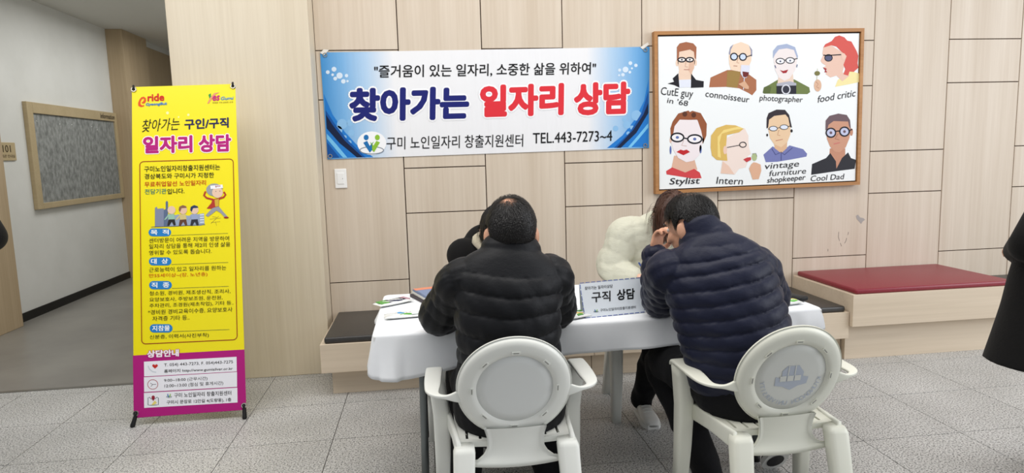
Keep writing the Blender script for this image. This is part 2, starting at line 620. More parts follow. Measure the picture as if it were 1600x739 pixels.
tag(sg, 'small beige door sign reading 101 on the hall wall', 'sign')
sp = Plane((BX + 0.012, 6.5, 0), (0, 1, 0), (0, 0, 1))
lettering(sp, '101', (0.13, 1.575), (0.25, 1.575), (0.13, 1.64), ink(74, 62, 46), 0.001, sg, 0.01)
lettering(sp, '여성회관 안내실', (0.03, 1.525), (0.30, 1.525), (0.03, 1.555), ink(74, 62, 46), 0.001, sg)

# ================================================================== LIGHT SWITCH
ls = MB().box(-0.622, -0.542, WY - 0.009, WY, 1.234, 1.366, 0.004).build('light_switch', M['white'])
tag(ls, 'white light switch plate under the wall banner', 'switch')
MB().box(-0.606, -0.560, WY - 0.0125, WY - 0.008, 1.262, 1.338, 0.002).build('rocker', M['white'], ls)
MB().box(-0.571, -0.567, WY - 0.0132, WY - 0.012, 1.297, 1.301).build('indicator_dot', ink(90, 90, 88), ls)

# ================================================================== WALL BANNER
bp = Plane((-0.666, WY - 0.006, 1.432), (1, 0, 0.0), (0, 0, 1))
q = [bp.px(*c) for c in ((512, 249), (1014, 231), (1015, 73), (500, 82))]
wbn = empty('wall_banner', (0.47, WY, 1.44))
tag(wbn, 'wide white and blue printed banner taped to the wood panelled wall', 'banner')


def sheet(pl, q, th, name, m, parent, nx=40, ny=12):
    mb = MB()
    for h in (0.0, -th):
        vs = []
        for j in range(ny + 1):
            for i in range(nx + 1):
                s, t = i / nx, j / ny
                u = (q[0][0] * (1 - s) + q[1][0] * s) * (1 - t) + (q[3][0] * (1 - s) + q[2][0] * s) * t
                v = (q[0][1] * (1 - s) + q[1][1] * s) * (1 - t) + (q[3][1] * (1 - s) + q[2][1] * s) * t
                vs.append(pl.w(u, v, h))
        fs = [(j * (nx + 1) + i, j * (nx + 1) + i + 1, (j + 1) * (nx + 1) + i + 1, (j + 1) * (nx + 1) + i) for j in range(ny) for i in range(nx)]
        mb.add(vs, fs)
    o = mb.build(name, m, parent)
    return o


# printed blue wash at both ends (flat print), white middle
m = mat('banner_print', (1, 1, 1), 0.5, 0.25)
gx = nd(m, 'ShaderNodeSeparateXYZ')
g = nd(m, 'ShaderNodeNewGeometry')
lk(m, g.outputs['Position'], gx.inputs[0])
mrx = nd(m, 'ShaderNodeMapRange'); mrx.inputs[1].default_value = -0.666; mrx.inputs[2].default_value = 1.60
lk(m, gx.outputs[0], mrx.inputs[0])
bl_, lb_, wh_ = srgb(70, 148, 212), srgb(176, 205, 232), srgb(236, 236, 238)
r = ramp(m, mrx.outputs[0], [(0.0, bl_), (0.06, srgb(120, 175, 222)), (0.13, lb_), (0.21, wh_), (0.80, wh_), (0.88, lb_), (0.95, srgb(120, 175, 222)), (1.0, bl_)])
lk(m, r.outputs[0], m.node_tree.nodes['Principled BSDF'].inputs['Base Color'])
v = coords(m, (9, 1, 1.2), False)
bump(m, noise_tex(m, v, 1.6, 2, 0.5), 0.25, 0.02)
M['banner_print'] = m
shw = sheet(bp, q, 0.0015, 'sheet', M['banner_print'], wbn)
shw.location = (-0.47, -WY, -1.44)


def A(x, y): return bp.px(490 + x / 3.696, 60 + y / 3.696)
def B(x, y): return bp.px(740 + x / 3.696, 60 + y / 3.696)


BN = shw  # print is carried by the sheet
# swooshes, left
navy, bright, sky, deep = ink(20, 34, 66), ink(36, 122, 204), ink(120, 196, 240), ink(22, 84, 160)
flat(bp, [A(58, 318), A(66, 380), A(80, 690), A(345, 686), A(250, 615), A(180, 540), A(110, 440)], bright, 0.0006, BN)
flat(bp, [A(66, 370), A(72, 440), A(110, 500), A(180, 590), A(285, 687), A(250, 687), A(150, 605), A(76, 520)], navy, 0.0010, BN)
flat(bp, [A(72, 440), A(110, 500), A(180, 590), A(285, 687), A(300, 687), A(190, 580), A(120, 490), A(70, 415)], deep, 0.0012, BN)
flat(bp, [A(76, 550), A(77, 580), A(140, 655), A(170, 688), A(195, 688), A(130, 610)], sky, 0.0012, BN)
flat(bp, [A(78, 600), A(80, 690), A(150, 689)], deep, 0.0012, BN)
# swooshes, right
flat(bp, [B(1010, 235), B(1008, 625), B(770, 633), B(860, 560), B(930, 470), B(985, 360)], bright, 0.0006, BN)
flat(bp, [B(1010, 300), B(1009, 420), B(960, 500), B(880, 590), B(830, 632), B(810, 632), B(900, 545), B(970, 430)], deep, 0.0010, BN)
flat(bp, [B(1009, 370), B(1009, 430), B(940, 545), B(850, 632), B(825, 632), B(920, 530), B(980, 440)], navy, 0.0012, BN)
flat(bp, [B(1008, 490), B(1008, 515), B(950, 585), B(910, 629), B(890, 630), B(950, 560)], sky, 0.0012, BN)
# bubbles
for f, lst in ((A, [(150, 215, 18), (118, 178, 14), (82, 195, 11), (110, 210, 8), (125, 232, 11), (190, 215, 10), (172, 248, 13), (196, 247, 7)]),
               (B, [(877, 180, 17), (905, 143, 11), (937, 156, 10), (843, 183, 9), (862, 210, 10), (902, 195, 8), (914, 173, 6), (840, 213, 6)])):
    for x, y, rr in lst:
        flat(bp, [f(*p) for p in ell((x, y), rr, rr, 18)], ink(214, 228, 242), 0.0009, BN, 'bubble_print')
for f, lst in ((A, [(165, 495, 30), (212, 488, 20), (218, 545, 18), (140, 530, 26), (180, 570, 11), (207, 600, 12)]), (B, [(885, 500, 22), (940, 445, 30), (915, 515, 12), (893, 548, 11), (820, 520, 16), (870, 470, 12)])):
    for x, y, rr in lst:
        flat(bp, [f(*p) for p in ell((x, y), rr, rr, 18)], ink(140, 188, 228), 0.0007, BN, 'bubble_print')
K = ink(24, 24, 26)
lettering(bp, '"즐거움이 있는 일자리, 소중한 삶을 위하여"', A(350, 231), B(705, 210), A(350, 155), K, 0.0022, BN, 0.014)
for grow, col, h in ((0.05, ink(246, 246, 248), 0.0016), (0.0, ink(30, 36, 112), 0.0022)):
    lettering(bp, '찾아가는', A(205, 483), A(897, 467), A(205, 287), col, h, BN, 0.05, grow=grow)
for grow, col, h in ((0.05, ink(246, 246, 248), 0.0016), (0.0, ink(222, 52, 62), 0.0022)):
    lettering(bp, '일자리', B(36, 459), B(520, 443), B(36, 270), col, h, BN, 0.05, grow=grow)
    lettering(bp, '상담', B(578, 447), B(903, 437), B(578, 256), col, h, BN, 0.05, grow=grow)
lettering(bp, '구미 노인일자리 창출지원센터', A(421, 643), B(285, 625), A(421, 568), K, 0.0022, BN, 0.004)
lettering(bp, 'TEL.443-7273~4', B(342, 608), B(800, 592), B(342, 546), K, 0.0022, BN, 0.006)


def center_logo(pl, f, h, parent, s=1.0):
    """two little leaning figures, blue and green, over a grey arc; f maps logo units to (u, v)"""
    ring = [f(*p) for p in ell((0, -0.36), 0.72, 0.22, 32)]
    stroke(pl, ring, 0.006 * s, ink(128, 138, 150), h, parent, True, 'logo')
    flat(pl, [f(-0.52, 0.1), f(-0.28, 0.22), f(-0.12, -0.1), f(0.02, 0.1), f(0.02, -0.35), f(-0.12, -0.5)], ink(34, 112, 176), h + 0.0004, parent, 'logo')
    flat(pl, [f(0.5, 0.12), f(0.28, 0.22), f(0.1, -0.08), f(0.0, 0.08), f(0.02, -0.35), f(0.14, -0.48)], ink(142, 190, 60), h + 0.0004, parent, 'logo')
    flat(pl, [f(*p) for p in ell((-0.34, 0.42), 0.15, 0.17, 16)], ink(34, 112, 176), h + 0.0004, parent, 'logo')
    flat(pl, [f(*p) for p in ell((0.34, 0.42), 0.15, 0.17, 16)], ink(142, 190, 60), h + 0.0004, parent, 'logo')
    flat(pl, [f(-0.12, 0.16), f(0.0, 0.06), f(0.14, 0.18), f(0.0, -0.04)], ink(96, 160, 70), h + 0.0008, parent, 'logo')


stroke_c = A(336, 605)
flat(bp, [A(336 + 84 * math.cos(a), 605 - 68 * math.sin(a)) for a in [i * math.pi / 12 for i in range(24)]], ink(244, 245, 247), 0.0016, BN, 'logo')
center_logo(bp, lambda a, b: A(336 + a * 95, 612 - b * 95), 0.0020, BN)
for c in ((508, 86), (1008, 78), (516, 244), (1008, 227)):
    u, v_ = bp.px(*c)
    mb = MB()
    ringp = [bp.w(u + 0.012 * math.cos(a), v_ + 0.012 * math.sin(a), 0.003) for a in [i * math.pi / 8 for i in range(16)]]
    mb.tube(ringp + ringp[:1], [0.004] * 17, 6, 1, False, smooth=False)
    mb.build('grommet', M['chrome'], BN)
M['tape'] = mat('clear_tape', srgb(236, 232, 224), 0.15, 0.6)
for pts in (((500, 83), (506, 77), (514, 78), (507, 86)), ((1000, 74), (1012, 66), (1014, 70), (1004, 77))):
    flat(bp, [bp.px(*c) for c in pts], M['tape'], 0.0035, BN, 'tape')

# ================================================================== FRAMED ART
ap = Plane((1.632, WY - 0.05, 1.116), (1, 0, 0.0085), (0, 0, 1))
AW, AH = 1.586, 1.139
art = empty('framed_picture', (2.42, WY, 1.12))
tag(art, 'large framed picture of eight painted portraits wearing glasses', 'picture')
FT, FD = 0.024, 0.05


def pbox(pl, u0, u1, v0, v1, h0, h1):
    mb = MB()
    vs = [pl.w(u, v, h) for h in (h0, h1) for v in (v0, v1) for u in (u0, u1)]
    return mb.add(vs, [(0, 2, 3, 1), (4, 5, 7, 6), (0, 1, 5, 4), (2, 6, 7, 3), (0, 4, 6, 2), (1, 3, 7, 5)])


def place(o, root):
    o.parent = root
    o.matrix_parent_inverse = Matrix.Translation(-Vector(root.location))
    return o


for u0, u1, v0, v1 in ((0, FT, 0, AH), (AW - FT, AW, 0, AH), (FT, AW - FT, 0, FT), (FT, AW - FT, AH - FT, AH)):
    place(pbox(ap, u0, u1, v0, v1, -FD + 0.001, 0.0).build('frame_bar', M['frame']), art)
place(pbox(ap, FT, AW - FT, FT, AH - FT, -0.045, -0.03).build('backing', M['frameback']), art)
cp = Plane(ap.w(0, 0, -0.012), ap.u, ap.v)
cv = place(pbox(cp, FT + 0.008, AW - FT - 0.008, FT + 0.008, AH - FT - 0.010, -0.02, 0.0).build('canvas', mat('canvas_white', srgb(240, 243, 243), 0.45, 0.3)), art)
PA = lambda x, y: cp.px(1010 + x / 2.736, 40 + y / 2.736)
NP = Matrix.Identity(4)


def P_(pts, col, h=1, name='portrait_shape'):
    return flat(cp, [PA(*p) for p in pts], ink(*col), 0.0004 * h, cv, name)


def E_(c, rx, ry, col, h=3, rot=0):
    return flat(cp, [PA(*p) for p in ell(c, rx, ry, 20, 0, rot)], ink(*col), 0.0004 * h, cv, 'portrait_shape')


def R_(c, rx, ry, h=6, wd=0.0085, col=(28, 28, 36), rot=0):
    return stroke(cp, [PA(*p) for p in ell(c, rx, ry, 22, 0, rot)], wd, ink(*col), 0.0004 * h, cv, True, 'glasses')


def L_(pts, wd=0.006, col=(28, 28, 36), h=6, name='portrait_line'):
    return stroke(cp, [PA(*p) for p in pts], wd, ink(*col), 0.0004 * h, cv, False, name)


SK, SK2, SK3, SKP = (236, 208, 186), (240, 214, 190), (196, 142, 116), (238, 228, 226)
# cute guy
P_([(138, 195), (196, 190), (196, 232), (138, 234)], SK)
P_([(134, 112), (185, 100), (206, 110), (208, 150), (204, 182), (190, 210), (166, 216), (142, 205), (134, 160)], SK, 2)
E_((131, 160), 6, 14, SK, 2); E_((210, 158), 6, 14, SK, 2)
P_([(185, 150), (205, 150), (203, 182), (190, 208), (178, 190)], (222, 184, 160), 3)
P_([(130, 150), (130, 92), (142, 76), (170, 70), (200, 76), (214, 92), (212, 145), (206, 138), (203, 112), (186, 102), (140, 112), (137, 150)], (164, 104, 76), 4)
P_([(138, 232), (192, 230), (192, 263), (136, 265)], (226, 230, 242), 3)
P_([(90, 248), (118, 240), (112, 226), (136, 204), (141, 265), (118, 254)], (34, 34, 40), 4)
P_([(191, 205), (212, 232), (245, 238), (244, 264), (190, 266)], (34, 34, 40), 4)
for c in ((151, 146), (185, 146)): E_(c, 15, 8, (236, 230, 226), 5); R_(c, 16, 9); E_(c, 4, 4, (70, 80, 90), 6)
L_([(166, 145), (171, 145)]); L_([(160, 188), (184, 188)], 0.004, (190, 130, 116)); L_([(170, 150), (165, 175), (176, 177)], 0.003, (200, 160, 140))
# connoisseur
P_([(268, 264), (274, 222), (345, 190), (410, 188), (470, 232), (470, 276), (452, 298), (436, 288), (396, 268), (340, 262)], (172, 112, 80))
P_([(342, 262), (346, 194), (402, 192), (398, 225), (388, 266)], (158, 128, 72), 2)
P_([(352, 140), (353, 110), (370, 82), (404, 70), (436, 82), (450, 112), (448, 150), (436, 178), (404, 198), (362, 190), (354, 165)], SK2, 3)
P_([(352, 120), (358, 92), (372, 80), (360, 104), (358, 128)], (150, 150, 172), 4)
P_([(438, 84), (452, 104), (452, 130), (446, 132), (446, 108)], (150, 150, 172), 4)
for c in ((374, 133), (412, 134)): E_(c, 14, 14, (206, 220, 244), 5); R_(c, 14.5, 14.5)
L_([(389, 132), (397, 128), (400, 134)]); L_([(427, 134), (450, 126)]); L_([(372, 172), (388, 173)], 0.004, (180, 120, 100)); L_([(392, 140), (386, 158), (396, 160)], 0.003, (196, 150, 120))
P_([(404, 168), (442, 170), (438, 205), (426, 224), (412, 222), (402, 205)], (222, 224, 238), 6)
P_([(410, 196), (438, 200), (434, 214), (424, 222), (412, 218)], (112, 44, 44), 7)
L_([(418, 222), (414, 274)], 0.006, (222, 224, 238), 6)
P_([(392, 250), (406, 244), (420, 236), (438, 262), (436, 272), (422, 270)], (216, 172, 140), 7)
# photographer
P_([(497, 286), (502, 264), (520, 256), (560, 232), (632, 230), (662, 246), (696, 264), (700, 284), (688, 293), (502, 291)], (112, 126, 72))
P_([(497, 286), (502, 264), (520, 256), (534, 262), (528, 290), (502, 291)], (92, 106, 60), 2)
P_([(566, 205), (626, 205), (630, 246), (560, 248)], (232, 208, 190), 2)
P_([(544, 150), (545, 115), (560, 95), (600, 88), (636, 105), (644, 150), (636, 190), (612, 226), (590, 236), (566, 222), (550, 190)], SKP, 3)
P_([(541, 140), (541, 108), (560, 85), (600, 78), (635, 92), (648, 132), (644, 140), (630, 104), (600, 97), (566, 102), (550, 122)], (168, 180, 208), 4)
for c in ((572, 152), (614, 149)): E_(c, 17, 11, (240, 240, 244), 5); R_(c, 18, 12, wd=0.006); E_((c[0], c[1] + 1), 4, 4, (90, 100, 120), 6)
L_([(590, 148), (596, 147)]); L_([(632, 144), (646, 140)])
P_([(570, 190), (584, 194), (606, 188), (598, 202), (584, 204)], (164, 44, 52), 5)
P_([(556, 254), (640, 250), (640, 292), (556, 292)], (40, 40, 50), 5); P_([(556, 248), (575, 244), (612, 238), (640, 246), (640, 256), (556, 258)], (176, 178, 190), 6)
E_((596, 273), 15, 17, (52, 54, 66), 6); R_((596, 273), 17, 19, 7, 0.009, (216, 218, 226))
L_([(549, 170), (553, 182)], 0.006, (80, 90, 130)); L_([(644, 166), (642, 178)], 0.006, (80, 90, 130))
# food critic
P_([(806, 262), (818, 232), (858, 206), (872, 194), (908, 204), (918, 220), (917, 240), (870, 250)], (242, 228, 166))
P_([(756, 92), (790, 84), (834, 112), (856, 130), (846, 170), (838, 200), (868, 214), (838, 238), (812, 214), (786, 222), (766, 208), (772, 190), (756, 180), (768, 172), (750, 160), (744, 150), (755, 128), (752, 120)], (232, 196, 178), 2)
P_([(756, 94), (764, 80), (792, 66), (806, 48), (824, 42), (846, 50), (858, 64), (876, 68), (886, 86), (898, 108), (906, 130), (902, 160), (906, 180), (886, 198), (868, 196), (862, 214), (842, 208), (850, 186), (842, 168), (856, 130), (834, 112), (812, 90), (790, 84)], (214, 92, 84), 3)
E_((842, 132), 9, 14, (236, 200, 182), 4)
E_((778, 138), 15, 13, (88, 90, 120), 5); R_((778, 138), 16, 14, 6, 0.006); L_([(756, 126), (770, 128), (832, 124)], 0.007)
P_([(754, 178), (770, 184), (768, 192), (772, 200), (760, 200), (764, 192)], (170, 56, 60), 5)
E_((730, 204), 12, 10, (124, 120, 72), 4); L_([(731, 184), (730, 196)], 0.004, (200, 196, 170)); L_([(729, 214), (728, 236)], 0.004, (200, 196, 170))
E_((732, 256), 16, 26, (222, 182, 154), 4); L_([(724, 240), (734, 250), (726, 262), (738, 268)], 0.003, (170, 116, 96), 5)
# stylist
P_([(118, 556), (202, 560), (218, 616), (166, 632), (106, 612)], (222, 180, 156))
P_([(84, 622), (110, 606), (166, 628), (204, 612), (228, 628), (236, 652), (200, 654), (86, 636)], (210, 72, 76), 2)
P_([(104, 470), (102, 440), (112, 410), (136, 376), (180, 363), (186, 370), (196, 364), (232, 374), (258, 420), (256, 470), (242, 505), (234, 470), (216, 402), (140, 404), (118, 440), (112, 480)], (150, 88, 58), 3)
P_([(112, 480), (120, 430), (142, 402), (218, 404), (234, 450), (240, 480), (236, 520), (224, 556), (200, 578), (170, 584), (136, 566), (114, 530), (106, 500)], (240, 230, 232), 4)
E_((104, 490), 5, 12, (226, 190, 172), 3); E_((240, 490), 6, 14, (226, 190, 172), 3)
E_((164, 378), 10, 11, (92, 54, 40), 5); E_((202, 382), 10, 11, (92, 54, 40), 5)
for c, a in (((132, 478), 27), ((206, 485), 30)): E_(c, a - 2, 17, (244, 240, 242), 5); R_(c, a, 18, 7, 0.011); E_(c, 7, 6, (92, 112, 170), 6)
L_([(158, 480), (178, 484)], 0.009)
P_([(128, 540), (146, 530), (158, 534), (172, 530), (186, 540), (158, 554)], (192, 40, 46), 6); L_([(160, 490), (150, 512), (172, 515)], 0.004, (206, 176, 170), 6)
E_((103, 532), 4, 18, (90, 110, 176), 4); E_((231, 528), 5, 18, (90, 110, 176), 4)
# intern
P_([(316, 632), (326, 570), (344, 480), (420, 438), (436, 470), (436, 500), (438, 520), (447, 548), (434, 556), (434, 568), (444, 570), (432, 584), (424, 606), (396, 612), (378, 636)], (240, 222, 212), 2)
P_([(318, 632), (326, 580), (352, 600), (376, 636)], (234, 200, 180), 3)
P_([(274, 520), (276, 470), (300, 438), (340, 424), (380, 426), (416, 440), (396, 456), (344, 468), (340, 516), (346, 578), (300, 574), (280, 556)], (220, 184, 100), 4)
P_([(318, 566), (312, 500), (322, 462), (376, 446), (416, 440), (392, 432), (330, 446), (304, 476), (304, 560)], (240, 214, 132), 5)
E_((336, 532), 8, 18, (236, 202, 182), 5)
R_((412, 509), 14, 11, 7, 0.006); L_([(398, 511), (344, 521)], 0.005)
P_([(414, 572), (430, 564), (446, 562), (447, 574), (428, 584)], (196, 62, 66), 6)
E_((461, 562), 11, 16, (176, 190, 140), 5); L_([(452, 548), (468, 546), (472, 560)], 0.003, (60, 66, 60), 6)
P_([(438, 612), (448, 592), (458, 584), (470, 586), (488, 594), (491, 620), (480, 656), (454, 658), (446, 634)], (222, 176, 146), 4)
# vintage furniture shopkeeper
P_([(500, 552), (540, 516), (576, 540), (612, 512), (670, 528), (687, 548), (684, 560), (620, 572), (560, 582), (510, 584)], (118, 124, 178))
P_([(545, 496), (602, 496), (600, 524), (576, 546), (548, 524)], (222, 182, 146), 2)
P_([(520, 440), (522, 400), (560, 380), (604, 378), (616, 420), (615, 465), (602, 498), (576, 520), (546, 508), (528, 480)], (232, 200, 164), 3)
P_([(513, 440), (514, 396), (522, 374), (556, 359), (592, 360), (610, 382), (622, 436), (614, 434), (606, 394), (594, 380), (546, 386), (524, 402), (520, 436)], (54, 46, 52), 4)
for c in ((542, 440), (588, 434)): E_(c, 17, 10, (222, 228, 240), 5); R_(c, 17, 10, 7, 0.004)
L_([(560, 438), (570, 436)], 0.004); L_([(520, 442), (525, 441)], 0.005); L_([(606, 431), (618, 428)], 0.005)
L_([(552, 492), (582, 486)], 0.004, (190, 120, 100)); L_([(566, 446), (560, 468), (572, 470)], 0.003, (200, 150, 116)); E_((516, 468), 4, 6, (40, 36, 40), 5); E_((620, 450), 5, 7, (40, 36, 40), 5)
L_([(536, 526), (552, 552), (576, 540), (590, 552), (624, 522)], 0.004, (70, 76, 130), 4); L_([(576, 540), (576, 578)], 0.004, (70, 76, 130), 4)
# cool dad
P_([(704, 638), (708, 592), (768, 566), (786, 545), (810, 580), (812, 612), (836, 566), (862, 542), (874, 566), (896, 574), (890, 612), (812, 622)], (46, 46, 52), 2)
P_([(784, 525), (850, 525), (850, 552), (812, 614), (806, 578), (782, 552)], SK3, 1)
P_([(768, 450), (770, 415), (800, 398), (866, 398), (872, 440), (868, 480), (852, 520), (826, 542), (804, 540), (784, 516), (772, 485)], (204, 152, 126), 3)
P_([(765, 446), (766, 406), (782, 386), (820, 376), (856, 382), (870, 404), (874, 446), (866, 430), (862, 410), (800, 408), (778, 424), (772, 448)], (110, 90, 96), 4)
E_((876, 455), 7, 16, SK3, 3)
for c in ((788, 458), (846, 453)): E_(c, 19, 18, (196, 200, 226), 5); R_(c, 20, 19, 7, 0.010); E_(c, 6, 6, (110, 90, 100), 6)
L_([(808, 452), (826, 450)], 0.008); L_([(866, 448), (880, 444)], 0.008); L_([(800, 506), (826, 500)], 0.007, (206, 120, 112)); L_([(818, 462), (806, 484), (824, 488)], 0.003, (150, 96, 76))


def cap(s, bl, br, tl, o=0.0):
    lettering(cp, s, PA(*bl), PA(*br), PA(*tl), ink(40, 40, 44), 0.0024, cv, o, 0.15)


cap('CutE guy', (62, 306), (200, 318), (62, 262)); cap("in '68", (88, 330), (178, 345), (88, 306))
cap('connoisseur', (252, 304), (440, 330), (252, 278)); cap('photographer', (482, 328), (668, 336), (482, 296))
cap('food critic', (732, 330), (894, 302), (732, 300)); cap('Stylist', (98, 688), (228, 684), (98, 652), 0.008)
cap('Intern', (298, 676), (412, 680), (298, 646)); cap('vintage', (506, 622), (652, 610), (506, 590))
cap('furniture', (525, 644), (682, 632), (525, 620)); cap('shopkeeper', (515, 680), (680, 666), (515, 650), 0.006)
cap('Cool Dad', (702, 666), (846, 656), (702, 642))

# ================================================================== STANDING X-BANNER
xp = Plane((-1.668, 3.79, 0.047), (1, 0, 0), (0, 0.46, 1.838))
xb = empty('banner_stand', (-1.37, 3.80, 0))
tag(xb, 'tall yellow and magenta banner on a black floor stand', 'banner stand')
q = [xp.px(*c) for c in ((209, 653), (385, 640), (367.5, 131), (206, 136))]
xs_ = place(sheet(xp, q, 0.0012, 'sheet', mat('banner_yellow', srgb(240, 224, 18), 0.35, 0.4), None, 6, 12), xb)
D2 = lambda x, y: xp.px(190 + x / 2.638, 120 + y / 2.638)
D3 = lambda x, y: xp.px(200 + x / 5.685, 240 + y / 5.685)
D4 = lambda x, y: xp.px(205 + x / 5.684, 345 + y / 5.684)
D5 = lambda x, y: xp.px(205 + x / 5.684, 440 + y / 5.684)
D6 = lambda x, y: xp.px(200 + x / 5.91, 540 + y / 5.91)
D1 = lambda x, y: xp.px(200 + x / 5.28, 125 + y / 5.28)
Kx = ink(34, 32, 26)
MAG = (176, 30, 122)
ed = lambda y0, s: q
flat(xp, [q[0], q[1], xp.px(382, 546), xp.px(207.6, 555.5)], ink(*MAG), 0.0006, xs_)


def X(D, s, x0, x1, yb0, yb1, yt0, m=None, o=0.0, h=0.0022, sh=0.0, grow=0.0):
    lettering(xp, s, D(x0, yb0), D(x1, yb1), D(x0, yt0), m or Kx, h, xs_, o, sh, grow)


# two civic logos at the top
flat(xp, [D1(*p) for p in ((86, 214), (84, 190), (96, 160), (112, 142), (132, 138), (148, 150), (150, 172), (140, 190), (122, 196), (112, 188), (124, 178), (134, 164), (128, 152), (114, 160), (104, 180), (104, 200), (118, 210), (136, 206), (130, 218), (108, 224))], ink(222, 84, 40), 0.0014, xs_, 'logo')
X(D1, 'ride', 162, 300, 178, 172, 116, ink(206, 42, 40), 0.03); X(D1, 'GyeongBuk', 148, 326, 220, 212, 190, ink(60, 130, 200), 0.03, sh=0.2)
flat(xp, [D1(*p) for p in ((664, 122), (684, 110), (686, 140), (674, 158))], ink(60, 150, 70), 0.0014, xs_, 'logo')
flat(xp, [D1(*p) for p in ((654, 196), (676, 150), (712, 108), (756, 102), (724, 120), (692, 156), (668, 194))], ink(222, 150, 110), 0.0018, xs_, 'logo')
X(D1, 'es', 698, 758, 174, 170, 130, ink(196, 40, 120), 0.03, sh=0.2); X(D1, 'Gumi', 766, 872, 166, 164, 138, ink(60, 140, 200), 0.02, sh=0.2)
X(D1, '위대한 구미 찬란한 도약', 698, 868, 196, 190, 182, Kx, 0.0)
X(D1, '찾아가는', 118, 428, 432, 412, 328, Kx, -0.004, sh=0.25)
X(D1, '구인/구직', 466, 832, 410, 394, 324, ink(34, 36, 84), 0.03)
for gr, col, h in ((0.05, ink(248, 236, 240), 0.0014), (0.0, ink(178, 32, 120), 0.0022)):
    X(D1, '일자리', 124, 534, 610, 598, 466, col, 0.045, h, grow=gr)
    X(D1, '상담', 584, 852, 598, 592, 452, col, 0.045, h, grow=gr)
for x, y, rr in ((326, 272, 12), (498, 288, 10), (418, 306, 7)):
    flat(xp, [D1(*p) for p in ell((x, y), rr, rr, 14)], ink(246, 240, 170), 0.0008, xs_)
# rounded border of the text block
A0, A1, A2, A3 = xp.px(218.5, 252.7), xp.px(364.5, 248.3), xp.px(370.7, 530.5), xp.px(221.5, 537.6)
rad = 0.022
cor = []
for c, su, sv, a0 in ((A0, 1, -1, 180), (A1, -1, -1, 90), (A2, -1, 1, 0), (A3, 1, 1, 270)):
    for k in range(6):
        a = math.radians(a0 - k * 18)
        cor.append((c[0] + su * rad + rad * math.cos(a), c[1] + sv * rad + rad * math.sin(a)))
stroke(xp, cor, 0.0045, ink(150, 44, 30), 0.0014, xs_, True)
RED = ink(196, 62, 22)
X(D3, '구미노인일자리창출지원센터는', 145, 818, 165, 145, 113, Kx, 0.01)
X(D3, '경상북도와 구미시가 지정한', 148, 765, 228, 214, 180, Kx, 0.01)
X(D3, '무료취업알선 노인일자리', 148, 693, 298, 280, 252, RED, 0.01)
X(D3, '전담기관', 150, 343, 363, 357, 316, ink(60, 130, 110), 0.01); X(D3, '입니다.', 350, 502, 362, 354, 314, Kx, 0.012)


def pill(D, x0, x1, y0, y1, txt, tx0, tx1):
    rr = (y1 - y0) / 2
    pts = [(x0 + rr - rr * math.sin(a), y0 + rr + rr * math.cos(a)) for a in [math.pi * k / 8 for k in range(9)]]
    pts += [(x1 - rr + rr * math.sin(a), y0 + rr - rr * math.cos(a)) for a in [math.pi * k / 8 for k in range(9)]]
    flat(xp, [D(x, y) for x, y in pts], ink(40, 126, 196), 0.0014, xs_)
    X(D, txt, tx0, tx1, y1 - 12, y1 - 15, y0 + 12, ink(240, 246, 250), 0.025)
    stroke(xp, [D(x1, y1 - 8), D(x1 + 505, y1 - 27)], 0.002, ink(84, 104, 60), 0.0014, xs_)


pill(D4, 155, 355, 68, 138, '목  적', 174, 335)
X(D4, '센터방문이 어려운 지역을 방문하여', 160, 870, 197, 176, 155); X(D4, '일자리 상담을 통해 제2의 인생 삶을', 160, 880, 250, 228, 208)
X(D4, '영위할 수 있도록 돕습니다.', 160, 715, 305, 288, 264)
pill(D4, 158, 358, 325, 396, '대  상', 177, 328)
X(D4, '근로능력이 있고 일자리를 원하는', 160, 845, 457, 436, 416); X(D4, '만55세이상~(장, 노년층)', 160, 678, 510, 495, 470, RED)
pill(D4, 160, 362, 535, 608, '직  종', 181, 340)
X(D5, '청소원, 경비원, 제조생산직, 조리사,', 163, 882, 126, 104, 86); X(D5, '요양보호사, 주방보조원, 운전원,', 163, 812, 180, 160, 142)
X(D5, '주차관리, 조경원(제초작업), 기타 등..', 163, 910, 238, 210, 196); X(D5, '*경비원 경비교육이수증, 요양보호사', 150, 900, 296, 268, 252)
X(D5, '자격증 기타 등..', 190, 518, 350, 338, 308)
pill(D5, 165, 368, 378, 452, '지참물', 187, 345)
X(D5, '신분증, 이력서(사진부착)', 165, 690, 516, 496, 474)
for gr, col, h in ((0.06, ink(*MAG), 0.0014), (0.0, ink(250, 244, 248), 0.0022)):
    X(D5, '상담안내', 142, 425, 676, 664, 612, col, 0.04, h, grow=gr)
for a in (((148, 148), (1003, 103), (1005, 238), (150, 285)), ((148, 292), (1007, 243), (1008, 380), (150, 428)), ((148, 437), (1010, 388), (1012, 525), (150, 575))):
    flat(xp, [D6(*p) for p in a], ink(238, 238, 244), 0.0012, xs_)
X(D6, 'T. 054) 443-7273, F. 054)443-7275', 335, 970, 200, 170, 165); X(D6, '홈페이지 http://www.gumisilver.or.kr', 335, 968, 256, 230, 220, None, 0.006)
X(D6, '9:00~18:00 (근무시간)', 335, 735, 342, 322, 304); X(D6, '12:00~13:00 (점심 및 휴게시간)', 338, 880, 394, 366, 354)
X(D6, '구미 노인일자리 창출지원센터', 428, 955, 480, 456, 438, None, 0.006); X(D6, '구미시 문장로 12안길 4(도량동), 1층', 358, 955, 546, 520, 506, None, 0.006)
flat(xp, [D6(251 + 26 * (16 * math.sin(a) ** 3) / 16, 190 - 24 * (13 * math.cos(a) - 5 * math.cos(2 * a) - 2 * math.cos(3 * a) - math.cos(4 * a)) / 16) for a in [k * math.pi / 12 for k in range(24)]], ink(196, 48, 40), 0.0018, xs_, 'icon')
stroke(xp, [D6(186, 186), D6(200, 216), D6(228, 240), D6(262, 246)], 0.006, ink(206, 212, 220), 0.0018, xs_, name='icon')
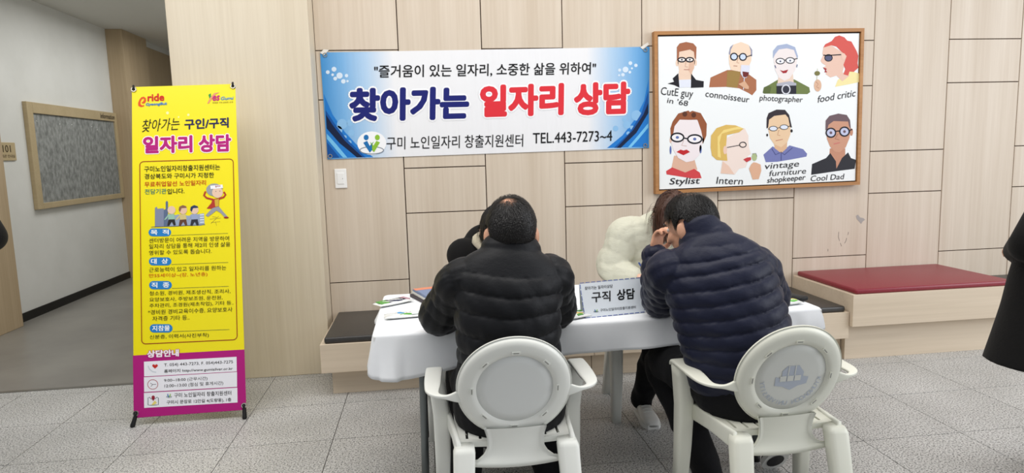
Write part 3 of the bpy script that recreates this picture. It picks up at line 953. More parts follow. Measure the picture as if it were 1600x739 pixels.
stroke(xp, [D6(*p) for p in ell((230, 358), 47, 44, 28)], 0.0028, ink(168, 56, 56), 0.0018, xs_, True, 'icon')
stroke(xp, [D6(208, 346), D6(230, 358), D6(262, 356)], 0.002, ink(70, 60, 66), 0.0018, xs_, name='icon'); stroke(xp, [D6(230, 358), D6(212, 378)], 0.002, ink(70, 60, 66), 0.0018, xs_, name='icon')
stroke(xp, [D6(*p) for p in ((186, 548), (186, 482), (200, 476), (214, 492), (250, 492), (268, 476), (282, 482), (282, 546), (262, 548), (214, 550))], 0.003, ink(70, 92, 100), 0.0018, xs_, True, 'icon')
flat(xp, [D6(*p) for p in ell((234, 478), 16, 18, 14)], ink(150, 40, 60), 0.0020, xs_, 'icon'); flat(xp, [D6(*p) for p in ((220, 488), (248, 488), (234, 512))], ink(150, 40, 60), 0.0020, xs_, 'icon')
flat(xp, [D6(*p) for p in ((218, 545), (250, 505), (268, 530), (236, 548))], ink(232, 214, 120), 0.0019, xs_, 'icon')
center_logo(xp, lambda a, b: D6(380 + a * 34, 462 - b * 30), 0.0018, xs_, 0.4)
# little printed scene: a skyline with three walkers and a runner, plain shapes
D7 = D3
def F7(pts, col, h=4): flat(xp, [D7(*p) for p in pts], ink(*col), 0.0004 * h, xs_, 'illustration')
def E7(c, rx, ry, col, h=5): flat(xp, [D7(*p) for p in ell(c, rx, ry, 16)], ink(*col), 0.0004 * h, xs_, 'illustration')
F7([(240, 648), (240, 484), (256, 470), (262, 490), (318, 486), (318, 646)], (128, 136, 160), 3); F7([(318, 646), (318, 500), (336, 492), (336, 430), (346, 418), (356, 430), (356, 644)], (92, 108, 136), 3)
F7([(356, 644), (356, 560), (450, 540), (540, 552), (676, 530), (680, 632), (640, 640)], (150, 164, 186), 3); stroke(xp, [D7(208, 652), D7(440, 644), D7(686, 630)], 0.003, ink(70, 80, 100), 0.0016, xs_, name='illustration')
for k in range(4): F7([(640, 540 + k * 22), (676, 538 + k * 22), (676, 548 + k * 22), (640, 550 + k * 22)], (214, 222, 232), 4)
for x, hd, shirt, pants, cap_ in ((386, (226, 196, 170), (150, 190, 170), (44, 42, 44), None), (488, (226, 190, 164), (206, 190, 130), (96, 64, 50), (136, 96, 76)), (590, (226, 196, 170), (150, 164, 196), (48, 50, 60), (44, 58, 92))):
    F7([(x - 34, 540), (x + 26, 536), (x + 34, 584), (x - 24, 588)], shirt, 5)
    F7([(x - 26, 586), (x + 30, 582), (x + 40, 636), (x + 22, 640), (x + 4, 606), (x - 18, 642), (x - 36, 640)], pants, 5)
    F7([(x - 30, 545), (x - 20, 540), (x - 40, 580), (x - 60, 592), (x - 62, 584)], shirt, 6)
    E7((x + 2, 502), 36, 36, hd, 6)
    if cap_: F7([(x - 36, 500), (x - 30, 472), (x, 458), (x + 30, 468), (x + 34, 482), (x - 10, 486), (x - 24, 520)], cap_, 7)
F7([(690, 548), (760, 476), (808, 470), (850, 520), (886, 560), (866, 574), (826, 530), (788, 505), (712, 562)], (150, 152, 160), 5)
F7([(700, 488), (742, 440), (752, 404), (812, 398), (808, 470), (770, 478), (740, 490)], (176, 56, 44), 6); F7([(770, 410), (808, 404), (806, 468), (776, 472)], (206, 170, 60), 7)
stroke(xp, [D7(754, 408), D7(700, 394), D7(676, 372), D7(690, 336)], 0.010, ink(176, 56, 44), 0.0024, xs_, name='illustration'); stroke(xp, [D7(808, 402), D7(850, 388), D7(868, 366), D7(852, 340)], 0.010, ink(176, 56, 44), 0.0024, xs_, name='illustration')
E7((768, 322), 72, 56, (150, 156, 160), 6); E7((796, 346), 48, 48, (228, 196, 172), 7); F7([(732, 286), (840, 276), (846, 306), (736, 316)], (240, 240, 244), 8)
X(D7, '일자리', 776, 822, 302, 298, 284, ink(170, 60, 60), 0.02, 0.0036); E7((782, 336), 3, 4, (40, 36, 34), 8); E7((818, 334), 3, 4, (40, 36, 34), 8)
E7((874, 568), 22, 8, (150, 50, 40), 7)
for p in (((728, 582), (826, 572)), ((740, 612), (820, 604)), ((806, 556), (736, 622)), ((778, 604), (788, 640)), ((750, 560), (790, 566))): stroke(xp, [D7(*c) for c in p], 0.0016, ink(150, 138, 60), 0.0012, xs_, name='illustration')
# stand: hub, crossed poles, hooks and floor feet
hub = xp.w(0.30, 0.85, -0.10)
place(MB().box(hub.x - 0.03, hub.x + 0.03, hub.y - 0.02, hub.y + 0.03, hub.z - 0.06, hub.z + 0.06, 0.006).build('hub', M['blackp']), xb)
for (uv, top) in ((q[0], False), (q[1], False), (q[2], True), (q[3], True)):
    du = 0.012 if uv[0] < 0.3 else -0.012
    e = xp.w(uv[0] + du, uv[1] + (-0.016 if top else 0.024), 0.004)
    place(MB().tube([hub, hub.lerp(e, 0.5) - xp.n * 0.01, e - xp.n * 0.006], [0.006, 0.005, 0.004], 8, 4).build('pole', M['blackp'], smooth=True), xb)
    gr = MB()
    ringp = [xp.w(uv[0] + du + 0.012 * math.cos(a), uv[1] + (-0.016 if top else 0.024) + 0.012 * math.sin(a), 0.003) for a in [i * math.pi / 8 for i in range(16)]]
    gr.tube(ringp + ringp[:1], [0.0045] * 17, 6, 1, False, smooth=False)
    place(gr.build('grommet', M['chrome']), xb)
    place(MB().tube([e - xp.n * 0.004, e + xp.n * 0.006 + xp.v * (0.006 if top else 0.0), e + xp.n * 0.004 + xp.v * (0.02 if top else -0.012)], [0.006] * 3, 8, 3).build('hook', M['blackp'], smooth=True), xb)
    if not top:
        g0 = Vector((e.x + (-0.014 if du > 0 else 0.004), e.y - 0.02, 0.008))
        place(MB().tube([e + Vector((0, 0.005, -0.004)), g0], [0.010, 0.013], 10, 3).build('foot', M['blackp'], smooth=True), xb)
back = xp.w(0.30, 0.85, -0.10)
place(MB().tube([hub, Vector((hub.x, 4.46, 0.02))], [0.007, 0.009], 8, 3).build('rear_leg', M['blackp'], smooth=True), xb)

# ================================================================== TABLE
TX0, TX1, TY0, TY1, TZ = -0.245, 1.71, 2.70, 3.50, 0.72
tb = empty('folding_table', ((TX0 + TX1) / 2, (TY0 + TY1) / 2, 0))
tag(tb, 'long folding table with grey tubular legs under the white cloth', 'table')
place(MB().box(TX0, TX1, TY0, TY1, TZ - 0.03, TZ - 0.002, 0.006).build('tabletop', M['white']), tb)
for x, tx in ((-0.062, -0.05), (1.45, 1.44)):
    for y in (TY0 + 0.075, TY1 - 0.16):
        leg = place(MB().tube([(tx, y, TZ - 0.03), (x, y, 0.0)], [0.0165, 0.0165], 14, 3, False).build('leg', M['steel'], smooth=True), tb)
        f_ = MB().tube([(x, y, 0.03), (x, y, 0.0)], [0.02, 0.02], 14, 1, False).build('rubber_foot', M['blackp'], leg, True)
        f_.matrix_parent_inverse = Matrix.Translation(-Vector(tb.location)) @ Matrix.Identity(4)
        f_.matrix_parent_inverse = Matrix.Identity(4)
    for z in (0.34, 0.25):
        place(MB().box(x - 0.008, x + 0.008, TY0 + 0.075, TY1 - 0.16, z - 0.012, z + 0.012, 0.003).build('brace', M['blackp']), tb)

# --- tablecloth: flat top, rounded fold, hanging skirt with soft waves
def rr_path(x0, x1, y0, y1, r, step=0.02):
    pts = []
    def seg(a, b):
        n = max(2, int((Vector(b) - Vector(a)).length / step))
        for i in range(n):
            pts.append((a[0] + (b[0] - a[0]) * i / n, a[1] + (b[1] - a[1]) * i / n))
    def arc(c, a0):
        for i in range(7):
            a = math.radians(a0 + 90 * i / 7)
            pts.append((c[0] + r * math.cos(a), c[1] + r * math.sin(a)))
    seg((x0 + r, y0), (x1 - r, y0)); arc((x1 - r, y0 + r), -90)
    seg((x1, y0 + r), (x1, y1 - r)); arc((x1 - r, y1 - r), 0)
    seg((x1 - r, y1), (x0 + r, y1)); arc((x0 + r, y1 - r), 90)
    seg((x0, y1 - r), (x0, y0 + r)); arc((x0 + r, y0 + r), 180)
    return pts


per = rr_path(TX0 - 0.004, TX1 + 0.004, TY0 - 0.004, TY1 + 0.004, 0.035)
NPER = len(per)
cx_, cy_ = (TX0 + TX1) / 2, (TY0 + TY1) / 2
nor = []
for i in range(NPER):
    a, b = Vector(per[i - 1]), Vector(per[(i + 1) % NPER])
    t = (b - a).normalized()
    nor.append(Vector((t.y, -t.x)))
drops = []
for i, (x, y) in enumerate(per):
    d = 0.115
    if y < TY0 + 0.05:
        s = (x - TX0) / (TX1 - TX0)
        d = (0.165 - 0.075 * s) + 0.028 * math.exp(-((s - 0.07) / 0.06) ** 2)
    elif x < TX0 + 0.05:
        d = 0.155 - 0.04 * (y - TY0)
    elif x > TX1 - 0.05:
        d = 0.085 + 0.02 * math.sin(7 * y)
    drops.append(d)
drops = [sum(drops[(i + k) % NPER] for k in range(-4, 5)) / 9 for i in range(NPER)]
mb = MB()
rings_ = []
for kz, kn in ((0.0, -0.012), (0.0008, -0.005), (0.004, 0.0), (0.010, 0.002)):
    rings_.append([(per[i][0] + nor[i].x * kn, per[i][1] + nor[i].y * kn, TZ + 0.002 - kz) for i in range(NPER)])
for k in range(1, 11):
    f = k / 10
    ring = []
    for i in range(NPER):
        x, y = per[i]
        corner = 1.0 if (abs(x - TX0) < 0.1 or abs(x - TX1) < 0.1) and (abs(y - TY0) < 0.1 or abs(y - TY1) < 0.1) else 0.0
        wv = 0.010 * math.sin(i * 0.23 + 1.3) + 0.007 * math.sin(i * 0.11) + 0.004 * math.sin(i * 0.6)
        o_ = 0.002 + f * (0.012 + 0.022 * corner) + f * f * wv
        ring.append((x + nor[i].x * o_, y + nor[i].y * o_, TZ - 0.008 - (drops[i] - 0.008) * f))
    rings_.append(ring)
mb.rings(rings_, cap=False)
o0 = len(mb.v)
mb.v.append((cx_, cy_, TZ + 0.002))
inner = 0
for i in range(NPER):
    mb.f.append((inner + (i + 1) % NPER, inner + i, o0))
clo = mb.build('tablecloth', M['cloth'], None, True)
sol = clo.modifiers.new('thickness', 'SOLIDIFY'); sol.thickness = 0.0012; sol.offset = 1
tag(clo, 'white cloth draped over the long folding table', 'tablecloth')
TT = TZ + 0.0035

# ================================================================== THINGS ON THE TABLE
# tent card
kp = Plane((0.656, 2.771, TT), (0.268, 0.0285, 0), (0, 0.045, 0.14))
q = [kp.px(*c) for c in ((915.5, 498.5), (1007, 489.5), (1001, 433.5), (904.5, 444))]
q[0] = (q[0][0], 0.0); q[1] = (q[1][0], 0.0)
kc = empty('tent_card', kp.w(0.13, 0, -0.03))
tag(kc, 'white folded desk sign with blue dashed border between the two men', 'desk sign')
front = place(sheet(kp, q, 0.0012, 'front_panel', ink(232, 239, 246), None, 2, 2), kc)
mb = MB()
tl_, tr_ = kp.w(*q[3]), kp.w(*q[2])
bk = Vector((0.0, 0.085, 0))
bl_w, br_w = kp.w(*q[0]) + Vector((0, 0.10, 0)), kp.w(*q[1]) + Vector((0, 0.10, 0))
mb.add([bl_w, br_w, tr_, tl_, bl_w + Vector((0, .0012, 0)), br_w + Vector((0, .0012, 0)), tr_ + Vector((0, .0012, 0)), tl_ + Vector((0, .0012, 0))], [(0, 1, 2, 3), (7, 6, 5, 4), (0, 4, 5, 1), (3, 2, 6, 7), (0, 3, 7, 4), (1, 5, 6, 2)])
place(mb.build('rear_panel', ink(232, 239, 246)), kc)
D8 = lambda x, y: kp.px(860 + x / 7.39, 420 + y / 7.39)
edge = [(338, 166), (1052, 100), (1088, 498), (398, 570)]
for a, b in zip(edge, edge[1:] + edge[:1]):
    n = 11 if abs(a[0] - b[0]) > 200 else 6
    for i in range(n):
        s0, s1 = i / n, (i + 0.78) / n
        stroke(kp, [D8(a[0] + (b[0] - a[0]) * s, a[1] + (b[1] - a[1]) * s) for s in (s0, s1)], 0.0032, ink(92, 112, 178), 0.0008, front, name='border_dash')
lettering(kp, '찾아가는 일자리상담', D8(396, 246), D8(718, 218), D8(396, 206), ink(50, 50, 54), 0.001, front, 0.008)
lettering(kp, '구직', D8(474, 392), D8(694, 374), D8(474, 268), ink(52, 52, 54), 0.001, front, 0.022)
lettering(kp, '상담', D8(766, 366), D8(974, 348), D8(766, 238), ink(18, 18, 20), 0.001, front, 0.028)
lettering(kp, '구미노인일자리창출지원센터', D8(574, 496), D8(984, 458), D8(574, 462), ink(60, 64, 72), 0.001, front, 0.012)
center_logo(kp, lambda a, b: D8(526 + a * 36, 484 - b * 26), 0.0010, front, 0.35)


def pouch(loc, rz, lx, ly, hz, label, cols, card=None, wrapm=None):
    """small clear packet of printed goods: wrapper, inner pieces, paper label"""
    r = empty('gift_packet', loc, rz)
    tag(r, label, 'packet', 'small packets on the table')
    mb = MB()
    n = 14
    for sgn in (1, -1):
        vs = []
        for j in range(n + 1):
            for i in range(n + 1):
                u, v = i / n * 2 - 1, j / n * 2 - 1
                b = max(0.0, (1 - u ** 4) * (1 - v ** 4)) ** 0.7
                z = hz * 0.5 * b + 0.002 * math.sin(9 * u + 5 * v) * b
                vs.append((u * lx / 2, v * ly / 2, hz * 0.5 + (z if sgn > 0 else -hz * 0.48 * b)))
        mb.add(vs, [(j * (n + 1) + i, j * (n + 1) + i + 1, (j + 1) * (n + 1) + i + 1, (j + 1) * (n + 1) + i) for j in range(n) for i in range(n)])
    mb.build('wrapper', wrapm or M['cello'], r, True)
    for k, (u, v, a, b, col) in enumerate(cols):
        MB().box(u * lx / 2 - a, u * lx / 2 + a, v * ly / 2 - b, v * ly / 2 + b, hz * 0.55, hz * 1.02, 0.003).build('content', ink(*col), r)
    if card:
        u0, u1, col = card
        MB().box(u0 * lx / 2, u1 * lx / 2, -ly * 0.42, ly * 0.42, hz * 0.9, hz * 1.08, 0.001).build('paper_label', ink(*col), r)
    return r


M['cello'] = mat('cellophane_white', srgb(226, 228, 226), 0.15, 0.6)
pouch((-0.190, 3.265, TT), 0.62, 0.19, 0.085, 0.020, 'clear packet with green and dark blue print near the table corner', [(-0.55, 0, 0.03, 0.03, (96, 156, 74)), (0.1, -0.3, 0.05, 0.018, (40, 44, 74)), (0.1, 0.35, 0.045, 0.015, (150, 152, 150)), (0.65, 0, 0.02, 0.03, (178, 140, 150))])
pouch((-0.12, 2.985, TT), 0.12, 0.19, 0.085, 0.018, 'clear packet with blue and green sweets beside the black sleeve', [(-0.15, 0.35, 0.022, 0.014, (70, 150, 206)), (0.0, -0.4, 0.03, 0.013, (92, 166, 66)), (0.1, 0.1, 0.012, 0.012, (170, 100, 76))], (0.25, 0.95, (222, 230, 226)))
pouch((0.625, 2.80, TT), 0.4, 0.13, 0.09, 0.020, 'clear packet of red and yellow sweets behind the desk sign', [(-0.3, 0.2, 0.018, 0.015, (190, 60, 50)), (0.1, -0.2, 0.02, 0.015, (226, 190, 70)), (-0.1, -0.6, 0.015, 0.012, (96, 160, 76)), (0.4, 0.5, 0.02, 0.012, (86, 150, 80))])
pouch((1.60, 2.80, TT), 0.2, 0.13, 0.07, 0.020, 'clear packet with bright green sweets beside the navy sleeve', [(0.0, -0.3, 0.04, 0.016, (96, 190, 60)), (-0.1, 0.4, 0.035, 0.015, (110, 120, 160)), (0.6, 0.1, 0.01, 0.014, (230, 220, 140))])
pouch((1.60, 3.07, TT), 0.3, 0.14, 0.05, 0.016, 'small grey packet near the right table edge', [(0, 0, 0.04, 0.012, (170, 168, 162))])
# a spectacle case and folder lying across the right edge
cs = empty('pencil_pouch', (1.66, 2.93, TT), -1.15)
tag(cs, 'dark pouch with brown and cream print on the right table edge', 'pouch')
MB().box(-0.11, 0.11, -0.03, 0.03, 0.0, 0.022, 0.009, 3).build('body', M['blackp'], cs, True)
MB().box(-0.10, 0.02, -0.02, 0.026, 0.021, 0.026, 0.002).build('print_panel', ink(216, 192, 168), cs)
MB().box(-0.105, -0.03, -0.026, 0.0, 0.021, 0.0255, 0.002).build('print_panel', ink(140, 80, 62), cs)
# books by the left man
def book(loc, rz, lx, ly, hz, cover, label):
    r = empty('book', loc, rz)
    tag(r, label, 'book', 'books beside the black jacket')
    MB().box(-lx / 2, lx / 2, -ly / 2, ly / 2, 0, 0.002, 0.0006).build('back_cover', ink(*cover), r)
    MB().box(-lx / 2 + 0.002, lx / 2 - 0.004, -ly / 2 + 0.004, ly / 2 - 0.004, 0.002, hz - 0.002).build('pages', ink(236, 234, 226), r)
    MB().box(-lx / 2, lx / 2, -ly / 2, ly / 2, hz - 0.002, hz, 0.0006).build('front_cover', ink(*cover), r)
    MB().box(-lx / 2 - 0.001, -lx / 2 + 0.002, -ly / 2, ly / 2, 0, hz).build('spine', ink(*cover), r)
    return r
book((0.030, 3.325, TT), 0.36, 0.20, 0.27, 0.014, (70, 62, 66), 'dark covered book at the bottom of the pile by the black sleeve')
book((0.033, 3.332, TT + 0.0145), 0.33, 0.19, 0.26, 0.012, (232, 230, 222), 'cream covered book in the middle of the pile by the black sleeve')
bk3 = book((0.033, 3.338, TT + 0.027), 0.31, 0.19, 0.25, 0.010, (124, 138, 168), 'grey blue book with orange band on top of the pile')
MB().box(-0.095, 0.095, 0.075, 0.125, 0.0098, 0.0108).build('cover_band', ink(222, 140, 108), bk3)


def paper(loc, rz, lx, ly, label):
    o = MB().box(-lx / 2, lx / 2, -ly / 2, ly / 2, 0, 0.0015).build('paper_sheet', ink(242, 244, 248))
    o.location = loc; o.rotation_euler = (0, 0, rz)
    tag(o, label, 'paper', 'loose papers on the table')
    return o
paper((0.66, 3.10, TT), 0.25, 0.21, 0.30, 'white paper sheet behind the desk sign')
pp = paper((1.20, 3.30, TT), -0.1, 0.21, 0.30, 'white form sheet under the hand of the woman in cream')
for k in range(8):
    l_ = MB().box(-0.08, 0.08 - 0.02 * (k % 3), 0.10 - k * 0.028, 0.102 - k * 0.028, 0.0015, 0.0018).build('text_line', ink(150, 152, 160), pp)

# ================================================================== CHAIRS
def prism(sections):
    """loft of rectangular sections: (center, half-x vec, half-y vec), lightly rounded"""
    rings = []
    for c, a, b in sections:
        c, a, b = Vector(c), Vector(a), Vector(b)
        ring = []
        for k in range(16):
            t = 2 * math.pi * (k + 0.5) / 16
            cc, ss = math.cos(t), math.sin(t)
            e = 0.45
            ring.append(c + a * (math.copysign(abs(cc) ** e, cc)) + b * (math.copysign(abs(ss) ** e, ss)))
        rings.append(ring)
    return rings


DW, DH = 0.207, 0.203          # outer half width / height of the round back
DC = Vector((0, -0.18, 0.618))  # its centre
DT = math.radians(14)


def dpos(x, y, h):
    """point on the leaning back: x right, y up along the back, h forward (towards the seat)"""
    bend = 0.10 * x * x * 6
    return DC + Vector((x, 0, 0)) + Vector((0, -math.sin(DT), math.cos(DT))) * y + Vector((0, math.cos(DT), math.sin(DT))) * (h + bend * 0.35)


def make_chair(label, m, mpanel, group, printed=False):
    r = empty('plastic_armchair')
    tag(r, label, 'chair', group)
    # round back: dished ring
    mb = MB()
    N = 72
    prof = [(1.0, 0.016), (1.0, 0.022), (0.985, 0.023), (0.965, 0.012), (0.93, 0.004), (0.86, 0.0), (0.76, -0.001), (0.695, 0.001), (0.675, 0.006), (0.66, 0.007), (0.66, 0.013), (0.74, 0.012), (0.86, 0.011), (0.93, 0.014), (0.97, 0.020), (1.0, 0.016)]
    rings = []
    for rr_, h in prof:
        rings.append([dpos(DW * rr_ * math.sin(2 * math.pi * j / N), DH * rr_ * math.cos(2 * math.pi * j / N), h) for j in range(N)])
    mb.rings(rings, cap=False)
    bk_ = mb.build('backrest', m, r, True)
    # back panel
    mb = MB()
    pr = [(0.0, 0.005), (0.3, 0.005), (0.5, 0.0055), (0.675, 0.0075)]
    rings = [[dpos(DW * max(a, 0.001) * math.sin(2 * math.pi * j / 48), DH * max(a, 0.001) * math.cos(2 * math.pi * j / 48), h) for j in range(48)] for a, h in pr]
    rings += [[p + Vector((0, 0.005, 0.001)) for p in rg] for rg in rings[::-1]]
    mb.rings(rings, cap=True)
    bpnl = mb.build('back_panel', mpanel, r, True)
    for k in range(8):
        a = 2 * math.pi * k / 8 + 0.02
        x, y = DW * 0.735 * math.sin(a), DH * 0.735 * math.cos(a)
        tx, ty = math.cos(a), -math.sin(a)
        nx, ny = math.sin(a), math.cos(a)
        c = []
        for s1, s2 in ((-1, -1), (1, -1), (1, 1), (-1, 1)):
            c.append(dpos(x + tx * 0.014 * s1 + nx * 0.005 * s2, y + ty * 0.014 * s1 + ny * 0.005 * s2, -0.0035))
        c2 = [p + Vector((0, 0.006, 0)) for p in c]
        ci = [c[0].lerp(c[2], f) for f in (0.22, 0.78)]
        mb = MB().add(c + c2, [(0, 1, 2, 3), (0, 4, 5, 1), (1, 5, 6, 2), (2, 6, 7, 3), (3, 7, 4, 0)])
        cl = mb.build('clip', m, r)
        d_ = []
        for s1, s2 in ((-.7, -.35), (.7, -.35), (.7, .35), (-.7, .35)):
            d_.append(dpos(x + tx * 0.014 * s1 + nx * 0.005 * s2, y + ty * 0.014 * s1 + ny * 0.005 * s2, -0.0040))
        MB().add(d_, [(0, 1, 2, 3)]).build('slot', M['slot'], cl)
    # spine between back and seat, flaring into the rear legs
    rows = [(0.112, -0.146, 0.470), (0.105, -0.141, 0.445), (0.102, -0.138, 0.418), (0.104, -0.138, 0.392), (0.116, -0.140, 0.372), (0.140, -0.145, 0.354), (0.168, -0.151, 0.344), (0.178, -0.155, 0.328)]
    mb = MB()
    fr = []
    for w_, y, z in rows:
        fr.append([Vector((w_ * s, y - 0.010 * (1 - s * s) - (0.012 if abs(s) > 0.95 else 0.0), z + (0.010 * s * s if z < 0.35 else 0))) for s in [k / 10 for k in range(-10, 11)]])
    vs = [p for rw in fr for p in rw]
    bk2 = [p + Vector((0, 0.012, 0.002)) for p in vs]
    n = 21
    fs = [(j * n + i, j * n + i + 1, (j + 1) * n + i + 1, (j + 1) * n + i) for j in range(len(fr) - 1) for i in range(n - 1)]
    off_ = len(vs)
    fs += [tuple(k + off_ for k in f[::-1]) for f in fs]
    for j in range(len(fr) - 1):
        fs += [(j * n, (j + 1) * n, (j + 1) * n + off_, j * n + off_), (j * n + n - 1, j * n + n - 1 + off_, (j + 1) * n + n - 1 + off_, (j + 1) * n + n - 1)]
    fs += [(i + (len(fr) - 1) * n, i + 1 + (len(fr) - 1) * n, i + 1 + off_ + (len(fr) - 1) * n, i + off_ + (len(fr) - 1) * n) for i in range(n - 1)]
    mb.add(vs + bk2, fs).build('spine', m, r, True)
    # seat: dished front slab and slotted rear
    mb = MB()
    def seat_z(x, y): return 0.425 - 0.012 * max(0, 1 - (x / 0.2) ** 2) * max(0, 1 - ((y - 0.0) / 0.22) ** 2) + 0.006 * (y / 0.2)
    nx_, ny_ = 16, 10
    def slab(x0, x1, y0, y1, nx_, ny_):
        vs = []
        for z_ in (0, -0.02):
            for j in range(ny_ + 1):
                for i in range(nx_ + 1):
                    x = x0 + (x1 - x0) * i / nx_; y = y0 + (y1 - y0) * j / ny_
                    vs.append((x, y, seat_z(x, y) + z_ - (0.012 if (j == ny_ and y1 > 0.15 and z_ == 0) else 0)))
        n = (nx_ + 1); tot = n * (ny_ + 1)
        fs = [(j * n + i, j * n + i + 1, (j + 1) * n + i + 1, (j + 1) * n + i) for j in range(ny_) for i in range(nx_)]
        fs += [tuple(k + tot for k in f[::-1]) for f in fs]
        for i in range(nx_):
            fs += [(i, i + tot, i + 1 + tot, i + 1), (ny_ * n + i, ny_ * n + i + 1, ny_ * n + i + 1 + tot, ny_ * n + i + tot)]
        for j in range(ny_):
            fs += [(j * n, (j + 1) * n, (j + 1) * n + tot, j * n + tot), (j * n + nx_, j * n + nx_ + tot, (j + 1) * n + nx_ + tot, (j + 1) * n + nx_)]
        mb.add(vs, fs)
    slab(-0.215, 0.215, -0.03, 0.19, 16, 10)
    slab(-0.205, 0.205, -0.128, -0.105, 16, 2)
    for k in range(9):
        x0 = -0.215 + k * 0.430 / 9
        slab(x0, x0 + 0.430 / 9 - 0.010, -0.106, -0.029, 2, 3)
    mb.build('seat', m, r, False)
    for s in (-1, 1):
        MB().rings(prism([((s * 0.205, -0.16, 0.398), (0.010, 0, 0), (0, 0, 0.034)), ((s * 0.218, 0.0, 0.40), (0.009, 0, 0), (0, 0, 0.03)), ((s * 0.236, 0.15, 0.40), (0.010, 0, 0), (0, 0, 0.034))])).build('side_rail', m, r, True)
        # front leg running up to the arm
        MB().rings(prism([((s * 0.272, 0.175, 0.0), (0.024, 0, 0), (0, 0.026, 0)), ((s * 0.264, 0.160, 0.25), (0.031, 0, 0), (0, 0.032, 0)), ((s * 0.262, 0.150, 0.42), (0.034, 0, 0), (0, 0.036, 0)), ((s * 0.276, 0.140, 0.55), (0.032, 0, 0), (0, 0.040, 0)), ((s * 0.282, 0.135, 0.598), (0.031, 0, 0), (0, 0.044, 0))])).build('leg', m, r, True)
        # rear leg: broad flat post
        MB().rings(prism([((s * 0.205, -0.250, 0.0), (0.030, 0, 0), (0, 0.022, 0)), ((s * 0.195, -0.205, 0.2), (0.036, 0, 0), (0, 0.028, 0)), ((s * 0.186, -0.166, 0.40), (0.039, 0, 0), (0, 0.032, 0)), ((s * 0.184, -0.160, 0.418), (0.034, 0, 0), (0, 0.027, 0))])).build('leg', m, r, True)
        # arm: flat blade from the front post, its rear corner folding round into a tall wing on the back
        pts = [(s * 0.284, 0.178, 0.588, 0.030, 0.008), (s * 0.284, 0.155, 0.602, 0.032, 0.009), (s * 0.288, 0.06, 0.604, 0.032, 0.008), (s * 0.290, -0.03, 0.602, 0.030, 0.008), (s * 0.290, -0.090, 0.601, 0.024, 0.006), (s * 0.276, -0.128, 0.599, 0.014, 0.006), (s * 0.244, -0.146, 0.597, 0.008, 0.007), (s * 0.212, -0.150, 0.597, 0.007, 0.017), (s * 0.165, -0.148, 0.602, 0.005, 0.034)]
        d = catmull(pts, 40)
        secs = []
        for i, p in enumerate(d):
            a, b = Vector(d[max(i - 1, 0)][:3]), Vector(d[min(i + 1, len(d) - 1)][:3])
            t = (b - a).normalized()
            side = t.cross(Vector((0, 0, 1))).normalized()
            secs.append((p[:3], side * p[3], Vector((0, 0, 1)) * p[4]))
        MB().rings(prism(secs)).build('armrest', m, r, True)
    if printed:
        col = ink(182, 189, 200)
        pu = Vector((1, 0, 0))
        class CP:  # print on the leaning back panel, seen mirrored from behind
            def w(self, u, v, h=0.0): return dpos(-u, v, 0.0040 - h * 0)
        c = CP()
        flat(c, [(-0.066, 0.0), (-0.062, -0.028), (-0.03, -0.034), (0.0, -0.05), (0.03, -0.034), (0.062, -0.028), (0.062, 0.008), (0.038, 0.0), (0.04, 0.03), (0.022, 0.05), (-0.022, 0.05), (-0.044, 0.022), (-0.044, 0.004)], col, 0, bpnl, 'emblem')
        class CP2(CP):
            def w(self, u, v, h=0.0): return dpos(-u, v, 0.0032)
        c2 = CP2()
        wm = mpanel
        for u in (-0.022, 0.006, 0.034):
            flat(c2, [(u - 0.013, -0.012), (u + 0.011, -0.012), (u + 0.011, 0.010), (u - 0.013, 0.010)], wm, 0, bpnl, 'emblem')
        for u in (-0.010, 0.016):
            flat(c2, [(u - 0.002, 0.012), (u + 0.002, 0.012), (u + 0.002, 0.052), (u - 0.002, 0.052)], wm, 0, bpnl, 'emblem')
        word = 'KYUNGWOON UNIVERSITY'
        for i, ch in enumerate(word):
            if ch == ' ':
                continue
            vs, fs = text_mesh(ch)
            x0 = min(v.x for v in vs); x1 = max(v.x for v in vs)
            a = math.radians(-172 + i * 164 / (len(word) - 1) )
            cx0, cy0 = 0.111 * math.cos(a), 0.104 * math.sin(a)
            ph = a + math.pi / 2
            out = []
            for v in vs:
                lx, ly = (v.x - (x0 + x1) / 2) * 0.026, (v.y - 0.35) * 0.026
                out.append(c.w(cx0 + lx * math.cos(ph) - ly * math.sin(ph), cy0 + lx * math.sin(ph) + ly * math.cos(ph)))
            MB().add(out, fs).build('lettering', col, bpnl)
    return r


def dup(root, loc, rz, label):
    r = root.copy(); C.objects.link(r)
    r.location = loc; r.rotation_euler = (0, 0, rz); r['label'] = label
    for ch in list(root.children):
        c = ch.copy(); C.objects.link(c); c.parent = r
        for g in ch.children:
            d = g.copy(); C.objects.link(d); d.parent = c
    return r


GRP = 'white plastic armchairs at the table'
ch1 = make_chair('white plastic armchair with blank round back, under the man in black', M['plastic'], M['panelplastic'], GRP)
ch1.location = (0.278, 2.42, 0); ch1.rotation_euler = (0, 0, math.radians(-1))
ch2 = make_chair('white plastic armchair with faint emblem on its back, under the man in navy', M['plastic_old'], M['panelplastic2'], GRP, True)
ch2.location = (1.252, 2.335, 0); ch2.rotation_euler = (0, 0, math.radians(2))
ch3 = dup(ch1, (0.25, 3.47, 0), math.radians(180), 'white plastic armchair across the table behind the man in black')
ch4 = dup(ch1, (1.22, 3.51, 0), math.radians(180), 'white plastic armchair under the woman in cream')

# ================================================================== PEOPLE
def frame(fwd, upv=(0, 0, 1)):
    f = Vector(fwd).normalized()
    r = f.cross(Vector(upv)).normalized()
    u = r.cross(f)
    return Matrix((r, f, u)).transposed()   # columns: right, forward, up


